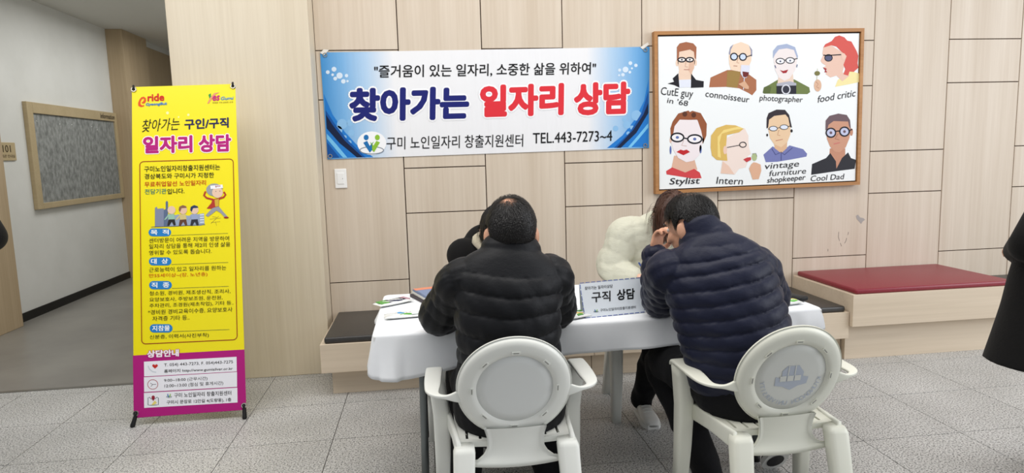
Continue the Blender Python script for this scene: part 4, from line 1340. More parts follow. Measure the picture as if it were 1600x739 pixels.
def add_hand(mb, wrist, dirv, pn, curl, thumb_side, spread=0.0, k=1.0):
    """palm and five fingers: dirv along the hand, pn towards the palm side, thumb_side = lateral vector to the thumb"""
    w = Vector(wrist); d = Vector(dirv).normalized()
    p = Vector(pn); p = (p - d * p.dot(d)).normalized()
    s = d.cross(p).normalized()
    if s.dot(Vector(thumb_side)) < 0:
        s = -s
    rot = Matrix((s, d, p)).transposed()
    mb.ball(w + d * 0.048 * k, (0.040 * k, 0.052 * k, 0.0155 * k), rot)
    mb.tube([w - d * 0.03, w, w + d * 0.03 * k], [(0.024, 0.020), (0.027, 0.019), (0.034, 0.018)], 12, 4, side=s)
    lens = (0.066, 0.074, 0.069, 0.053)
    for i, L in enumerate(lens):
        off = (0.027 - i * 0.0185) * k
        base = w + d * (0.088 - abs(i - 1.2) * 0.004) * k + s * off
        a = spread * (1.2 - i) * 0.12
        q = [base - d * 0.015]
        cur = base; ang = curl[0] * 0.6
        q.append(cur)
        for f_, c in ((0.45, curl[0]), (0.32, curl[1]), (0.23, curl[2])):
            v = (d * math.cos(ang) + p * math.sin(ang) + s * a).normalized()
            cur = cur + v * L * f_ * k
            q.append(cur)
            ang += c
        mb.tube(q, [0.0095 * k, 0.0095 * k, 0.0088 * k, 0.0080 * k, 0.0070 * k], 10, 4)
    b0 = w + d * 0.02 * k + s * 0.028 * k
    b1 = b0 + (d * 0.55 + s * 0.65 + p * 0.35).normalized() * 0.036 * k
    b2 = b1 + (d * 0.85 + s * 0.15 + p * 0.45).normalized() * 0.032 * k
    b3 = b2 + (d * 0.90 - s * 0.10 + p * 0.40).normalized() * 0.024 * k
    mb.tube([b0, b1, b2, b3], [0.015 * k, 0.0115 * k, 0.0105 * k, 0.0085 * k], 10, 4)


def make_body(name, J, voxel, skin, label, hk=1.0):
    """one continuous body surface from joint positions J"""
    H = frame(J['face'], J.get('head_up', (0, 0, 1)))
    hc = Vector(J['head'])
    L = lambda x, y, z: hc + H @ (Vector((x, y, z)) * hk)
    mb = MB()
    mb.ball(L(0, -0.008, 0.012), (0.076 * hk, 0.094 * hk, 0.100 * hk), H, 28, 20)
    mb.ball(L(0, 0.030, -0.045), (0.060 * hk, 0.062 * hk, 0.078 * hk), H, 24, 16)
    mb.ball(L(0, 0.062, -0.100), (0.026 * hk, 0.024 * hk, 0.020 * hk), H, 16, 10)
    mb.ball(L(0, 0.072, 0.028), (0.050 * hk, 0.020 * hk, 0.014 * hk), H, 16, 10)
    for s in (-1, 1):
        mb.ball(L(s * 0.040, 0.062, -0.032), (0.022 * hk, 0.022 * hk, 0.022 * hk), H, 14, 10)
        er = H @ Matrix.Rotation(math.radians(-22 * s), 3, 'Z')
        mb.ball(L(s * 0.084, -0.014, -0.022), (0.011 * hk, 0.020 * hk, 0.032 * hk), er, 14, 12)
        mb.ball(L(s * 0.080, -0.006, -0.050), (0.009 * hk, 0.011 * hk, 0.013 * hk), H, 10, 8)
    mb.tube([L(0, 0.082, 0.015), L(0, 0.097, -0.012), L(0, 0.108, -0.036)], [0.009 * hk, 0.010 * hk, 0.014 * hk], 10, 4)
    mb.ball(L(0, 0.092, -0.040), (0.018 * hk, 0.013 * hk, 0.009 * hk), H, 12, 8)
    mb.ball(L(0, 0.080, -0.067), (0.024 * hk, 0.012 * hk, 0.006 * hk), H, 12, 8)
    mb.ball(L(0, 0.078, -0.078), (0.021 * hk, 0.012 * hk, 0.007 * hk), H, 12, 8)
    nk = Vector(J['neck'])
    mb.tube([L(0, -0.022, -0.05), (L(0, -0.022, -0.06) + nk) / 2, nk], [0.056 * hk, 0.055, 0.062], 18, 5)
    ch, pv = Vector(J['chest']), Vector(J['pelvis'])
    sx = (Vector(J['sh_r']) - Vector(J['sh_l'])).normalized()
    mb.tube([pv, pv.lerp(ch, 0.5), ch, ch.lerp(nk, 0.75)], [(0.155, 0.11), (0.14, 0.10), (0.16, 0.105), (0.10, 0.07)], 20, 5, side=sx)
    for s in ('l', 'r'):
        sh, el, wr = Vector(J['sh_' + s]), Vector(J['el_' + s]), Vector(J['wr_' + s])
        mb.tube([nk.lerp(sh, 0.3) - Vector((0, 0, 0.03)), sh, sh.lerp(el, 0.5), el, el.lerp(wr, 0.35), wr], [0.05, 0.052, 0.044, 0.037, 0.038, 0.026], 14, 4)
        hd = J.get('hand_' + s)
        if hd:
            add_hand(mb, wr, hd[0], hd[1], hd[2], hd[3], 0.3)
        else:
            mb.tube([wr, wr + (wr - el).normalized() * 0.05], [0.026, 0.026], 10, 3)
        hp_, kn, an = Vector(J['hip_' + s]), Vector(J['kn_' + s]), Vector(J['an_' + s])
        toe = Vector(J['toe_' + s])
        mb.tube([pv.lerp(hp_, 0.6), hp_, hp_.lerp(kn, 0.55), kn, kn.lerp(an, 0.35), an], [0.085, 0.082, 0.068, 0.054, 0.052, 0.036], 16, 4)
        ff = Vector((toe.x - an.x, toe.y - an.y, 0)).normalized()
        if J.get('foot_' + s):
            mb.tube([an] + [Vector(v) for v in J['foot_' + s]], [0.027, 0.017, 0.011], 12, 4)
            continue
        mb.tube([an, an + ff * 0.02 - Vector((0, 0, an.z - 0.042)), an + ff * 0.14 - Vector((0, 0, an.z - 0.026))], [0.030, 0.020, 0.010], 12, 4)
    o = obj(name, fuse(mb, voxel, 2), skin)
    tag(o, label, 'person')
    # face details
    for s in (-1, 1):
        e = MB().ball(L(s * 0.031, 0.074, 0.002), (0.012 * hk, 0.010 * hk, 0.008 * hk), H, 14, 10).build('eye', M['eye'], o, True)
        MB().ball(L(s * 0.031, 0.0830 * 1.0, 0.001), (0.005 * hk, 0.003 * hk, 0.005 * hk), H, 10, 8).build('iris', M['iris'], e, True)
        MB().tube([L(s * 0.014, 0.094, 0.022), L(s * 0.034, 0.090, 0.028), L(s * 0.052, 0.074, 0.022)], [0.003, 0.004, 0.002], 8, 4).build('eyebrow', M['hair'], o, True)
    MB().tube([L(-0.022, 0.084, -0.073), L(0, 0.0935, -0.071), L(0.022, 0.084, -0.073)], [0.002, 0.0042, 0.002], 8, 4).build('lips', M['lip'], o, True)
    return o, L, H, hc


def make_hair(o, L, H, hc, mats, hk=1.0, n=5000, bald=0.0, long=0.0, seed=1, whorl=(0.05, -0.50, 0.86), width=0.0022):
    """scalp cap plus many fine ribbons flowing out of the whorl"""
    rnd = random.Random(seed)
    R0 = Vector((0.076, 0.094, 0.100)) * hk
    C0 = Vector((0, -0.008, 0.012)) * hk
    wh = Vector(whorl).normalized()

    def inside(d):
        x, y, z = d
        if y > 0.35 and z < 0.58 + 0.25 * (abs(x) < 0.55) * 0.0:
            return z > 0.58
        if abs(x) > 0.45:
            if ((y + 0.13) / 0.24) ** 2 + ((z + 0.24) / 0.34) ** 2 < 1:
                return False
            if y > 0.22:
                return z > 0.16 + (y - 0.22) * 1.5
            if y > -0.10:
                return z > -0.30
        elif y > 0.12:
            return z > 0.16 + (y - 0.12) * 1.5
        return z > -0.60

    def pos(d, lift):
        p = C0 + Vector((d.x * (R0.x + lift), d.y * (R0.y + lift), d.z * (R0.z + lift)))
        return hc + H @ p
    mb = MB()
    nu, nv = 64, 40
    grid = {}
    lift0 = 0.006 * hk
    for j in range(nv + 1):
        for i in range(nu):
            th, ph = math.pi * j / nv, 2 * math.pi * i / nu
            d = Vector((math.sin(th) * math.cos(ph), math.sin(th) * math.sin(ph), math.cos(th)))
            grid[(j, i)] = d
    vs = []; fs = []; idx = {}
    def vid(j, i):
        k = (j, i % nu)
        if k not in idx:
            idx[k] = len(vs)
            d = grid[k]
            vs.append(pos(d, lift0 * (1 + 0.5 * noise.noise(d * 9))))
        return idx[k]
    for j in range(nv):
        for i in range(nu):
            th, ph = math.pi * (j + 0.5) / nv, 2 * math.pi * (i + 0.5) / nu
            d = Vector((math.sin(th) * math.cos(ph), math.sin(th) * math.sin(ph), math.cos(th)))
            if not inside(d):
                continue
            if bald and d.angle(wh) < bald * (0.85 + 0.3 * noise.noise(d * 6)):
                continue
            fs.append((vid(j, i), vid(j, i + 1), vid(j + 1, i + 1), vid(j + 1, i)))
    mb.add(vs, fs)
    cnt = 0
    while cnt < n:
        d = Vector((rnd.gauss(0, 1), rnd.gauss(0, 1), rnd.gauss(0, 1))).normalized()
        if not inside(d):
            continue
        ang = d.angle(wh)
        if bald and ang < bald * 1.15 and rnd.random() > 0.50 + 0.50 * (ang / (bald * 1.15)) ** 2:
            continue
        cnt += 1
        t = (d - wh * d.dot(wh))
        t = t.normalized() if t.length > 1e-4 else Vector((1, 0, 0))
        t = (t + Vector((rnd.gauss(0, .25), rnd.gauss(0, .25), rnd.gauss(0, .2) - 0.25))).normalized()
        pts = []
        K = 5
        lf = 0.003 * hk; step = rnd.uniform(0.10, 0.16)
        e = d.copy()
        for k in range(K):
            pts.append(pos(e, lf + (0.006 + 0.006 * rnd.random()) * hk * min(1, k / 2)))
            tt = (t - e * t.dot(e))
            if tt.length < 1e-4:
                break
            e = (e + tt.normalized() * step).normalized()
            if e.z < -0.72 or (not long and not inside(e) and e.y < 0.35):
                break
        if long:
            down = Vector((0, 0, -1))
            v = (pts[-1] - pts[-2]) if len(pts) > 1 else down * 0.01
            cur = pts[-1]
            sl = long * rnd.uniform(0.75, 1.0)
            v = v.normalized()
            for k in range(7):
                v = (v * 0.6 + down * 0.55 + Vector((rnd.gauss(0, .05), rnd.gauss(0, .05), 0))).normalized()
                cur = cur + v * sl / 7
                # keep the strand outside the head
                loc = H.transposed() @ (cur - hc) - C0
                m_ = Vector((loc.x / (R0.x + .012), loc.y / (R0.y + .012), loc.z / (R0.z + .012)))
                if 0 < m_.length < 1:
                    m_.normalize()
                    cur = hc + H @ (C0 + Vector((m_.x * (R0.x + .012), m_.y * (R0.y + .012), m_.z * (R0.z + .012))))
                pts.append(cur.copy())
        if len(pts) < 3:
            continue
        vv = []
        for k, p in enumerate(pts):
            tg = (pts[min(k + 1, len(pts) - 1)] - pts[max(k - 1, 0)])
            nrm = (p - hc)
            sd = tg.cross(nrm)
            sd = sd.normalized() if sd.length > 1e-7 else Vector((1, 0, 0))
            wv = (0.55 if bald and ang < bald else 1.0) * width * hk * (1 - 0.8 * (k / (len(pts) - 1)) ** 2) * (1.0 if k else 0.6)
            vv += [p - sd * wv / 2, p + sd * wv / 2]
        mb.add(vv, [(2 * k, 2 * k + 1, 2 * k + 3, 2 * k + 2) for k in range(len(pts) - 1)])
    return mb.build('hair', mats, o, False)


def puffs(pitch, amp, drape=0.0, tilt=0.0, start=0.0, stop=9.0, pucker=0.0022, ph=0.0):
    def f(Lc, a):
        e = Lc + drape * math.cos(2 * a) + tilt * math.cos(a) + 0.002 * math.sin(3 * a + 1.7 * ph) + 0.001 * math.sin(7 * a + ph)
        if e < start or e > stop:
            return amp * 0.55
        s = ((e - start) / pitch) % 1.0
        b = (4 * s * (1 - s)) ** 0.38
        k = int((e - start) / pitch)
        return amp * b + pucker * math.sin(31 * a + k * 2.1 + ph) * (1 - b) * b * 2 + 0.0020 * math.sin(11 * a + k * 1.3 + e * 30) * b
    return f


def make_jacket(o, J, m, voxel, spec, name='jacket'):
    """torso, sleeves and stand collar fused into one quilted shell"""
    mb = MB()
    sx = spec['side']
    pts = [t[:3] for t in spec['torso']]
    rad_ = [(t[3], t[4]) for t in spec['torso']]
    mb.tube(pts, rad_, 110, 22, not spec.get('flat'), side=sx, puff=spec.get('puff'))
    nk = Vector(spec.get('yoke', J['neck']))
    for s in ('l', 'r'):
        sh, el, wr = Vector(J['sh_' + s]), Vector(J['el_' + s]), Vector(J['wr_' + s])
        r = spec['arm']
        a0 = nk.lerp(sh, 0.28) - Vector((0, 0, 0.045))
        mid = sh.lerp(el, 0.5) + Vector(spec.get('bulge_' + s, (0, 0, 0)))
        mb.tube([a0, sh, mid, el, el.lerp(wr, 0.5), wr], [r[0], r[1], r[2], r[3], r[4], r[5]], 56, 16, True, puff=spec.get('puff_arm'))
    if 'collar' in spec:
        c = spec['collar']
        mb.tube([x[:3] for x in c], [(x[3], x[4]) for x in c], 40, 8, True, side=sx)
    for x in spec.get('extra', []):
        mb.tube(*x)
    j = obj(name, fuse(mb, voxel, spec.get('smooth', 1), 0.35), m, o)
    return j


def make_trousers(o, J, m, voxel, k=1.0):
    mb = MB()
    pv = Vector(J['pelvis'])
    sx = (Vector(J['hip_r']) - Vector(J['hip_l'])).normalized()
    ch = Vector(J['chest'])
    mb.tube([pv - Vector((0, 0, 0.055)), pv + Vector((0, 0, 0.02)), pv.lerp(ch, 0.45)], [(0.19 * k, 0.155 * k), (0.185 * k, 0.15 * k), (0.165 * k, 0.125 * k)], 24, 6, side=sx)
    for s in ('l', 'r'):
        hp_, kn, an = Vector(J['hip_' + s]), Vector(J['kn_' + s]), Vector(J['an_' + s])
        mb.tube([pv.lerp(hp_, 0.7), hp_, hp_.lerp(kn, 0.5), kn, kn.lerp(an, 0.5), an + (an - kn).normalized() * 0.022], [0.108 * k, 0.104 * k, 0.092 * k, 0.078 * k, 0.072 * k, 0.064 * k], 22, 6, puff=lambda Lc, a: 0.004 * math.sin(3 * a + Lc * 30) + 0.003 * math.sin(Lc * 55 + a))
    return obj('trousers', fuse(mb, voxel, 2), m, o)


def make_shoe(o, an, toe, m, msole, tilt=0.0, toe_pt=None):
    """shaped upper with a separate sole"""
    an, toe = Vector(an), Vector(toe)
    d = toe - an
    L_ = 0.275
    f = Vector((d.x, d.y, 0.0)).normalized()
    heel = Vector((an.x, an.y, 0.001)) - f * 0.062
    if tilt:
        f = (f * math.cos(tilt) + Vector((0, 0, -1)) * math.sin(tilt)).normalized()
        heel = Vector(toe_pt) - f * 0.25
    upv = Vector((0, 0, 1)); upv = (upv - f * upv.dot(f)).normalized()
    s = f.cross(upv)
    prof = [(0.0, 0.028, 0.055), (0.03, 0.036, 0.075), (0.08, 0.038, 0.085), (0.13, 0.040, 0.066), (0.19, 0.046, 0.050), (0.24, 0.042, 0.042), (0.27, 0.024, 0.028)]
    d2 = catmull(prof, 24)
    rings = []; srings = []
    for t, w, h in d2:
        c = heel + f * t
        ring = []
        for k in range(20):
            a = 2 * math.pi * k / 20
            ca, sa = math.cos(a), math.sin(a)
            ring.append(c + s * w * math.copysign(abs(ca) ** 0.8, ca) + upv * (0.012 + (h - 0.012) * (0.5 + 0.5 * sa)))
        rings.append(ring)
        srings.append([c + s * (w + 0.004) * x + upv * z for x, z in ((-1, 0.0), (1, 0.0), (1.0, 0.022), (-1.0, 0.022))])
    sh = MB().rings(rings).build('shoe', m, o, True)
    MB().rings(srings).build('sole', msole, sh)
    if tilt:
        for t0, rx, ry in ((0.06, 0.028, 0.040), (0.19, 0.036, 0.055)):
            cc = heel + f * t0 - upv * 0.0015
            MB().add([cc + s * rx * math.cos(2 * math.pi * k / 18) + f * ry * math.sin(2 * math.pi * k / 18) for k in range(18)], [tuple(range(18))]).build('tread', m, sh)
    mb = MB()
    for k in range(4):
        c = heel + f * (0.10 + 0.022 * k) + upv * (0.078 - 0.008 * k)
        mb.tube([c - s * 0.022, c + upv * 0.004, c + s * 0.022], [0.003] * 3, 6, 3)
    mb.build('laces', msole, sh, True)
    return sh


# ------------------------------------------------------------------ man in the black jacket (left, seen from behind)
J = dict(head=(0.308, 2.500, 1.150), face=(0.02, 0.97, -0.24), neck=(0.302, 2.455, 1.045), chest=(0.285, 2.445, 0.90), pelvis=(0.28, 2.465, 0.535),
         sh_l=(0.120, 2.475, 0.975), el_l=(0.022, 2.655, 0.795), wr_l=(0.20, 2.90, 0.775), sh_r=(0.448, 2.475, 0.972), el_r=(0.508, 2.655, 0.793), wr_r=(0.40, 2.90, 0.775),
         hip_l=(0.195, 2.48, 0.505), kn_l=(0.14, 2.86, 0.50), an_l=(0.10, 2.68, 0.10), toe_l=(0.09, 2.82, 0.04),
         hip_r=(0.375, 2.48, 0.505), kn_r=(0.43, 2.86, 0.50), an_r=(0.47, 2.68, 0.10), toe_r=(0.49, 2.82, 0.04),
         hand_l=((0.75, 0.6, -0.05), (0, 0, -1), (0.35, 0.45, 0.3), (0, 1, 0)), hand_r=((-0.75, 0.6, -0.05), (0, 0, -1), (0.35, 0.45, 0.3), (0, 1, 0)))
p1, L1, H1, hc1 = make_body('person', J, 0.006, M['skin'], 'man in a black quilted jacket with thinning black hair, seated with his back to us', 1.10)
make_hair(p1, L1, H1, hc1, M['hair'], 1.10, 9500, bald=0.56, seed=3, whorl=(-0.16, -0.50, 0.85))
make_jacket(p1, J, M['puff_black'], 0.0042, dict(side=(1, 0, 0), arm=(0.062, 0.078, 0.076, 0.071, 0.060, 0.046), yoke=(0.30, 2.46, 1.03),
            torso=[(0.285, 2.470, 0.58, 0.185, 0.140), (0.283, 2.455, 0.68, 0.185, 0.135), (0.280, 2.440, 0.80, 0.188, 0.132), (0.285, 2.445, 0.91, 0.190, 0.128), (0.293, 2.455, 0.99, 0.192, 0.110), (0.298, 2.462, 1.043, 0.165, 0.094), (0.302, 2.468, 1.080, 0.108, 0.078)],
            collar=[(0.302, 2.470, 1.045, 0.096, 0.082), (0.304, 2.480, 1.090, 0.084, 0.076), (0.306, 2.487, 1.128, 0.071, 0.070)],
            puff=puffs(0.068, 0.014, drape=-0.008, start=0.01, stop=0.555), puff_arm=puffs(0.068, 0.008, tilt=0.012, start=0.14, ph=1.0), smooth=1))
make_trousers(p1, J, M['trousers'], 0.008, 1.16)
make_shoe(p1, J['an_l'], J['toe_l'], M['shoe_black'], M['shoe_black']); make_shoe(p1, J['an_r'], J['toe_r'], M['shoe_black'], M['shoe_black'])

# ------------------------------------------------------------------ man in the navy jacket (right, leaning in, hand at his face)
J = dict(head=(1.046, 2.570, 1.136), face=(-0.55, 0.80, -0.34), neck=(1.070, 2.500, 1.040), chest=(1.115, 2.44, 0.88), pelvis=(1.195, 2.405, 0.535),
         sh_l=(0.940, 2.51, 0.960), el_l=(0.978, 2.74, 0.795), wr_l=(0.972, 2.79, 0.985), sh_r=(1.262, 2.46, 0.965), el_r=(1.400, 2.59, 0.805), wr_r=(1.27, 2.86, 0.775),
         hip_l=(1.105, 2.41, 0.505), kn_l=(1.00, 2.78, 0.50), an_l=(1.125, 2.585, 0.10), toe_l=(1.16, 2.75, 0.04),
         hip_r=(1.285, 2.41, 0.505), kn_r=(1.36, 2.78, 0.50), an_r=(1.468, 2.61, 0.20), toe_r=(1.478, 2.74, 0.045), foot_r=[(1.470, 2.626, 0.123), (1.473, 2.661, 0.074)],
         hand_l=((0.22, -0.02, 0.97), (0.55, -0.8, 0.1), (0.85, 1.0, 0.8), (0.3, 0.2, 0.0)), hand_r=((-0.8, 0.5, -0.05), (0, 0, -1), (0.35, 0.45, 0.3), (0, 1, 0)))
p2, L2, H2, hc2 = make_body('person', J, 0.005, M['skin'], 'man in a navy quilted jacket leaning forward with a hand at his face', 1.07)
make_hair(p2, L2, H2, hc2, M['hair'], 1.07, 9500, bald=0.60, seed=5, whorl=(0.05, -0.22, 0.97))
make_jacket(p2, J, M['puff_navy'], 0.0042, dict(side=(1, -0.12, 0), arm=(0.066, 0.082, 0.080, 0.071, 0.062, 0.046), yoke=(1.085, 2.49, 1.03),
            torso=[(1.185, 2.40, 0.585, 0.200, 0.148), (1.170, 2.40, 0.68, 0.202, 0.143), (1.145, 2.415, 0.79, 0.204, 0.138), (1.118, 2.44, 0.90, 0.203, 0.132), (1.098, 2.47, 0.99, 0.190, 0.114), (1.088, 2.485, 1.045, 0.152, 0.094), (1.083, 2.50, 1.08, 0.10, 0.078)],
            collar=[(1.080, 2.49, 1.050, 0.095, 0.086), (1.075, 2.505, 1.095, 0.086, 0.082), (1.065, 2.518, 1.128, 0.080, 0.080)],
            puff=puffs(0.053, 0.015, drape=-0.012, tilt=0.016, start=0.0, stop=0.635, ph=2.0), puff_arm=puffs(0.055, 0.010, tilt=0.010, start=0.10, ph=0.4), smooth=1))
make_trousers(p2, J, M['trousers'], 0.008)
for s in ('l', 'r'):
    a, t = Vector(J['an_' + s]), Vector(J['toe_' + s])
    kk = (Vector(J['kn_' + s]) - a).normalized()
    MB().tube([a + kk * 0.06, a + kk * 0.01, a - Vector((0, 0, 0.035))], [0.042, 0.042, 0.043], 16, 5).build('sock', M['sock'], p2, True)
    if s == 'r':
        make_shoe(p2, a, t, M['shoe_black'], M['sole_white'], math.radians(50), (1.475, 2.68, 0.014))
    else:
        make_shoe(p2, a, t, M['shoe_black'], M['sole_white'])

# ------------------------------------------------------------------ woman in the cream jacket, writing
J = dict(head=(1.262, 3.350, 1.105), face=(-0.12, -0.72, -0.68), head_up=(0, -0.5, 1), neck=(1.255, 3.46, 1.040), chest=(1.25, 3.56, 0.90), pelvis=(1.24, 3.62, 0.53),
         sh_l=(1.43, 3.52, 0.985), el_l=(1.49, 3.42, 0.80), wr_l=(1.36, 3.28, 0.765), sh_r=(1.075, 3.53, 0.985), el_r=(0.990, 3.55, 0.800), wr_r=(1.080, 3.43, 0.768),
         hip_l=(1.33, 3.60, 0.50), kn_l=(1.38, 3.20, 0.50), an_l=(1.36, 3.32, 0.10), toe_l=(1.37, 3.17, 0.04),
         hip_r=(1.15, 3.60, 0.50), kn_r=(1.135, 3.20, 0.50), an_r=(1.118, 3.40, 0.10), toe_r=(1.11, 3.25, 0.04),
         hand_l=((-0.7, -0.6, -0.1), (0, 0, -1), (0.3, 0.4, 0.3), (-0.5, 0.5, 0)), hand_r=((0.93, -0.25, -0.15), (0, -0.3, -1), (0.7, 0.8, 0.4), (0.0, -1, 0.2)))
p3, L3, H3, hc3 = make_body('person', J, 0.006, M['skin_pale'], 'woman in a cream padded jacket with brown hair, bent over and writing', 0.98)
make_hair(p3, L3, H3, hc3, M['hair_brown'], 1.0, 3800, long=0.16, seed=9, whorl=(0.0, -0.25, 0.97), width=0.004)
make_jacket(p3, J, M['puff_cream'], 0.0065, dict(side=(1, 0, 0), arm=(0.075, 0.088, 0.084, 0.078, 0.062, 0.042), yoke=(1.255, 3.49, 1.03), smooth=2,
            torso=[(1.24, 3.62, 0.50, 0.195, 0.15), (1.24, 3.615, 0.62, 0.195, 0.145), (1.245, 3.60, 0.78, 0.195, 0.14), (1.25, 3.57, 0.90, 0.19, 0.13), (1.253, 3.53, 0.99, 0.165, 0.11), (1.255, 3.49, 1.04, 0.105, 0.085), (1.256, 3.475, 1.055, 0.075, 0.07)],
            puff=puffs(0.085, 0.009, drape=0.01, start=0.0, stop=0.6, ph=3.0), puff_arm=puffs(0.075, 0.008, tilt=0.025, start=0.12, ph=2.2)))
make_trousers(p3, J, M['trousers'], 0.009, 0.92)
M['shoe_white'] = mat('white_shoe', srgb(222, 221, 216), 0.6)
make_shoe(p3, J['an_l'], J['toe_l'], M['shoe_white'], M['sole_white']); make_shoe(p3, J['an_r'], J['toe_r'], M['shoe_white'], M['sole_white'])
pen = empty('pen', (1.205, 3.385, 0.73))
tag(pen, 'blue pen in the hand of the woman in cream', 'pen')
a, b = Vector((1.170, 3.390, TT + 0.003)), Vector((1.110, 3.43, TT + 0.112))
place(MB().tube([a.lerp(b, 0.08), b], [0.0045, 0.0045], 10, 3).build('barrel', ink(60, 84, 150)), pen)
place(MB().tube([a, a.lerp(b, 0.08)], [0.0012, 0.004], 10, 2).build('tip', M['chrome']), pen)

# ------------------------------------------------------------------ person hidden behind the left man
J = dict(head=(0.352, 3.42, 1.055), face=(0.05, -0.85, -0.5), head_up=(0, -0.4, 1), neck=(0.345, 3.50, 0.965), chest=(0.335, 3.56, 0.84), pelvis=(0.32, 3.60, 0.52),
         sh_l=(0.50, 3.55, 0.915), el_l=(0.57, 3.47, 0.79), wr_l=(0.44, 3.30, 0.765), sh_r=(0.175, 3.55, 0.915), el_r=(0.20, 3.52, 0.80), wr_r=(0.31, 3.33, 0.765),
         hip_l=(0.41, 3.58, 0.49), kn_l=(0.44, 3.20, 0.49), an_l=(0.44, 3.36, 0.10), toe_l=(0.45, 3.22, 0.04),
         hip_r=(0.23, 3.58, 0.49), kn_r=(0.22, 3.20, 0.49), an_r=(0.22, 3.36, 0.10), toe_r=(0.22, 3.22, 0.04),
         hand_l=((-0.7, -0.6, -0.1), (0, 0, -1), (0.3, 0.4, 0.3), (-0.5, 0.5, 0)), hand_r=((0.7, -0.6, -0.1), (0, 0, -1), (0.3, 0.4, 0.3), (0.5, 0.5, 0)))
p4, L4, H4, hc4 = make_body('person', J, 0.007, M['skin_pale'], 'person in a black coat with beige fleece collar, mostly hidden behind the man in black', 0.98)
make_hair(p4, L4, H4, hc4, M['hair'], 1.0, 2600, long=0.08, seed=11, whorl=(0, -0.25, 0.97), width=0.004)
make_jacket(p4, J, M['coat_black'], 0.008, dict(side=(1, 0, 0), arm=(0.07, 0.082, 0.075, 0.068, 0.06, 0.045), yoke=(0.345, 3.52, 0.95), smooth=3,
            torso=[(0.32, 3.60, 0.50, 0.19, 0.145), (0.325, 3.595, 0.64, 0.19, 0.14), (0.335, 3.57, 0.82, 0.19, 0.13), (0.34, 3.54, 0.92, 0.16, 0.11), (0.345, 3.52, 0.965, 0.10, 0.085)],
            extra=[([(0.20, 3.56, 0.955), (0.26, 3.63, 1.0), (0.345, 3.65, 1.01), (0.43, 3.63, 1.0), (0.49, 3.56, 0.955)], [0.035, 0.05, 0.055, 0.05, 0.035], 14, 6)]), name='coat')
MB().tube([(0.275, 3.435, 0.955), (0.25, 3.50, 0.985), (0.285, 3.575, 1.0), (0.345, 3.59, 1.005), (0.405, 3.575, 1.0), (0.44, 3.50, 0.985), (0.415, 3.435, 0.955)], [0.022, 0.028, 0.03, 0.03, 0.03, 0.028, 0.022], 16, 8, puff=lambda Lc, a: 0.003 * math.sin(9 * a + Lc * 120) * math.sin(Lc * 150)).build('fleece_collar', M['fleece'], p4, True)
make_trousers(p4, J, M['trousers'], 0.010, 0.9)
make_shoe(p4, J['an_l'], J['toe_l'], M['shoe_black'], M['sole_white']); make_shoe(p4, J['an_r'], J['toe_r'], M['shoe_black'], M['sole_white'])

# ------------------------------------------------------------------ standing person at the right edge, long black coat
J = dict(head=(2.76, 2.40, 1.62), face=(0.2, 1, -0.1), neck=(2.75, 2.36, 1.47), chest=(2.72, 2.35, 1.25), pelvis=(2.70, 2.36, 0.92),
         sh_l=(2.545, 2.35, 1.345), el_l=(2.335, 2.31, 1.045), wr_l=(2.46, 2.50, 0.97), sh_r=(2.94, 2.36, 1.36), el_r=(3.04, 2.32, 1.06), wr_r=(2.98, 2.52, 0.98),
         hip_l=(2.66, 2.36, 0.88), kn_l=(2.70, 2.38, 0.48), an_l=(2.70, 2.36, 0.09), toe_l=(2.70, 2.52, 0.035),
         hip_r=(2.84, 2.36, 0.88), kn_r=(2.88, 2.38, 0.48), an_r=(2.88, 2.36, 0.09), toe_r=(2.90, 2.52, 0.035),
         hand_l=((0.5, 0.8, 0), (0.3, 0, -1), (0.5, 0.6, 0.4), (0, 0, 1)), hand_r=((-0.5, 0.8, 0), (-0.3, 0, -1), (0.5, 0.6, 0.4), (0, 0, 1)))
p5, L5, H5, hc5 = make_body('person', J, 0.009, M['skin'], 'standing person in a long black coat, cut off by the right edge', 1.0)
make_hair(p5, L5, H5, hc5, M['hair'], 1.0, 1500, seed=13, width=0.004)
make_jacket(p5, J, M['coat_black'], 0.008, dict(side=(1, 0, 0), arm=(0.066, 0.074, 0.072, 0.072, 0.062, 0.052), yoke=(2.75, 2.36, 1.44), smooth=2, flat=True,
            torso=[(2.585, 2.36, 0.50, 0.325, 0.24), (2.605, 2.36, 0.70, 0.295, 0.21), (2.63, 2.36, 0.92, 0.275, 0.18), (2.70, 2.355, 1.15, 0.225, 0.155), (2.73, 2.355, 1.30, 0.205, 0.14), (2.745, 2.36, 1.42, 0.13, 0.10), (2.75, 2.36, 1.46, 0.08, 0.075)],
            collar=[(2.75, 2.36, 1.42, 0.09, 0.085), (2.75, 2.365, 1.50, 0.082, 0.08)]), name='coat')
make_trousers(p5, J, M['trousers'], 0.010)
make_shoe(p5, J['an_l'], J['toe_l'], M['shoe_black'], M['shoe_black']); make_shoe(p5, J['an_r'], J['toe_r'], M['shoe_black'], M['shoe_black'])

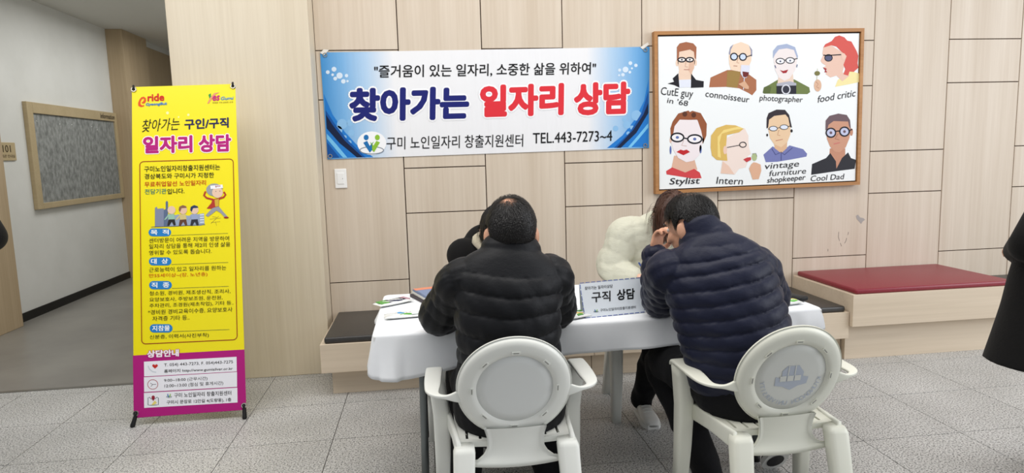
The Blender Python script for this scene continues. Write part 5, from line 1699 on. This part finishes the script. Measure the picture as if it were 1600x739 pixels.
# ------------------------------------------------------------------ standing person at the left edge, black sleeve
J = dict(head=(-2.09, 3.04, 1.66), face=(-0.2, 1, -0.2), neck=(-2.09, 3.0, 1.50), chest=(-2.09, 3.0, 1.28), pelvis=(-2.09, 3.0, 0.95),
         sh_l=(-2.265, 3.0, 1.385), el_l=(-2.38, 2.98, 1.15), wr_l=(-2.24, 3.2, 1.16), sh_r=(-1.915, 3.0, 1.385), el_r=(-1.790, 2.97, 1.165), wr_r=(-1.94, 3.20, 1.18),
         hip_l=(-2.18, 3.0, 0.90), kn_l=(-2.18, 3.02, 0.49), an_l=(-2.18, 3.0, 0.09), toe_l=(-2.19, 3.16, 0.035),
         hip_r=(-2.0, 3.0, 0.90), kn_r=(-2.0, 3.02, 0.49), an_r=(-2.0, 3.0, 0.09), toe_r=(-1.99, 3.16, 0.035),
         hand_l=((0.6, 0.7, 0.2), (0.5, -0.5, 0.6), (0.6, 0.7, 0.4), (0, 0, 1)), hand_r=((-0.6, 0.7, 0.2), (-0.5, -0.5, 0.6), (0.6, 0.7, 0.4), (0, 0, 1)))
p6, L6, H6, hc6 = make_body('person', J, 0.009, M['skin'], 'standing person at the left edge with only a black sleeve showing', 1.0)
make_hair(p6, L6, H6, hc6, M['hair'], 1.0, 1500, seed=15, width=0.004)
make_jacket(p6, J, M['coat_black'], 0.008, dict(side=(1, 0, 0), arm=(0.064, 0.070, 0.066, 0.064, 0.056, 0.048), yoke=(-2.09, 3.0, 1.47), smooth=3,
            torso=[(-2.09, 3.0, 0.84, 0.20, 0.15), (-2.09, 3.0, 1.05, 0.195, 0.145), (-2.09, 3.0, 1.25, 0.20, 0.14), (-2.09, 3.0, 1.38, 0.18, 0.12), (-2.09, 3.0, 1.46, 0.11, 0.09), (-2.09, 3.0, 1.49, 0.08, 0.075)],
            collar=[(-2.09, 3.0, 1.45, 0.088, 0.082), (-2.09, 3.005, 1.53, 0.08, 0.078)]))
make_trousers(p6, J, M['trousers'], 0.010)
make_shoe(p6, J['an_l'], J['toe_l'], M['shoe_black'], M['shoe_black']); make_shoe(p6, J['an_r'], J['toe_r'], M['shoe_black'], M['shoe_black'])
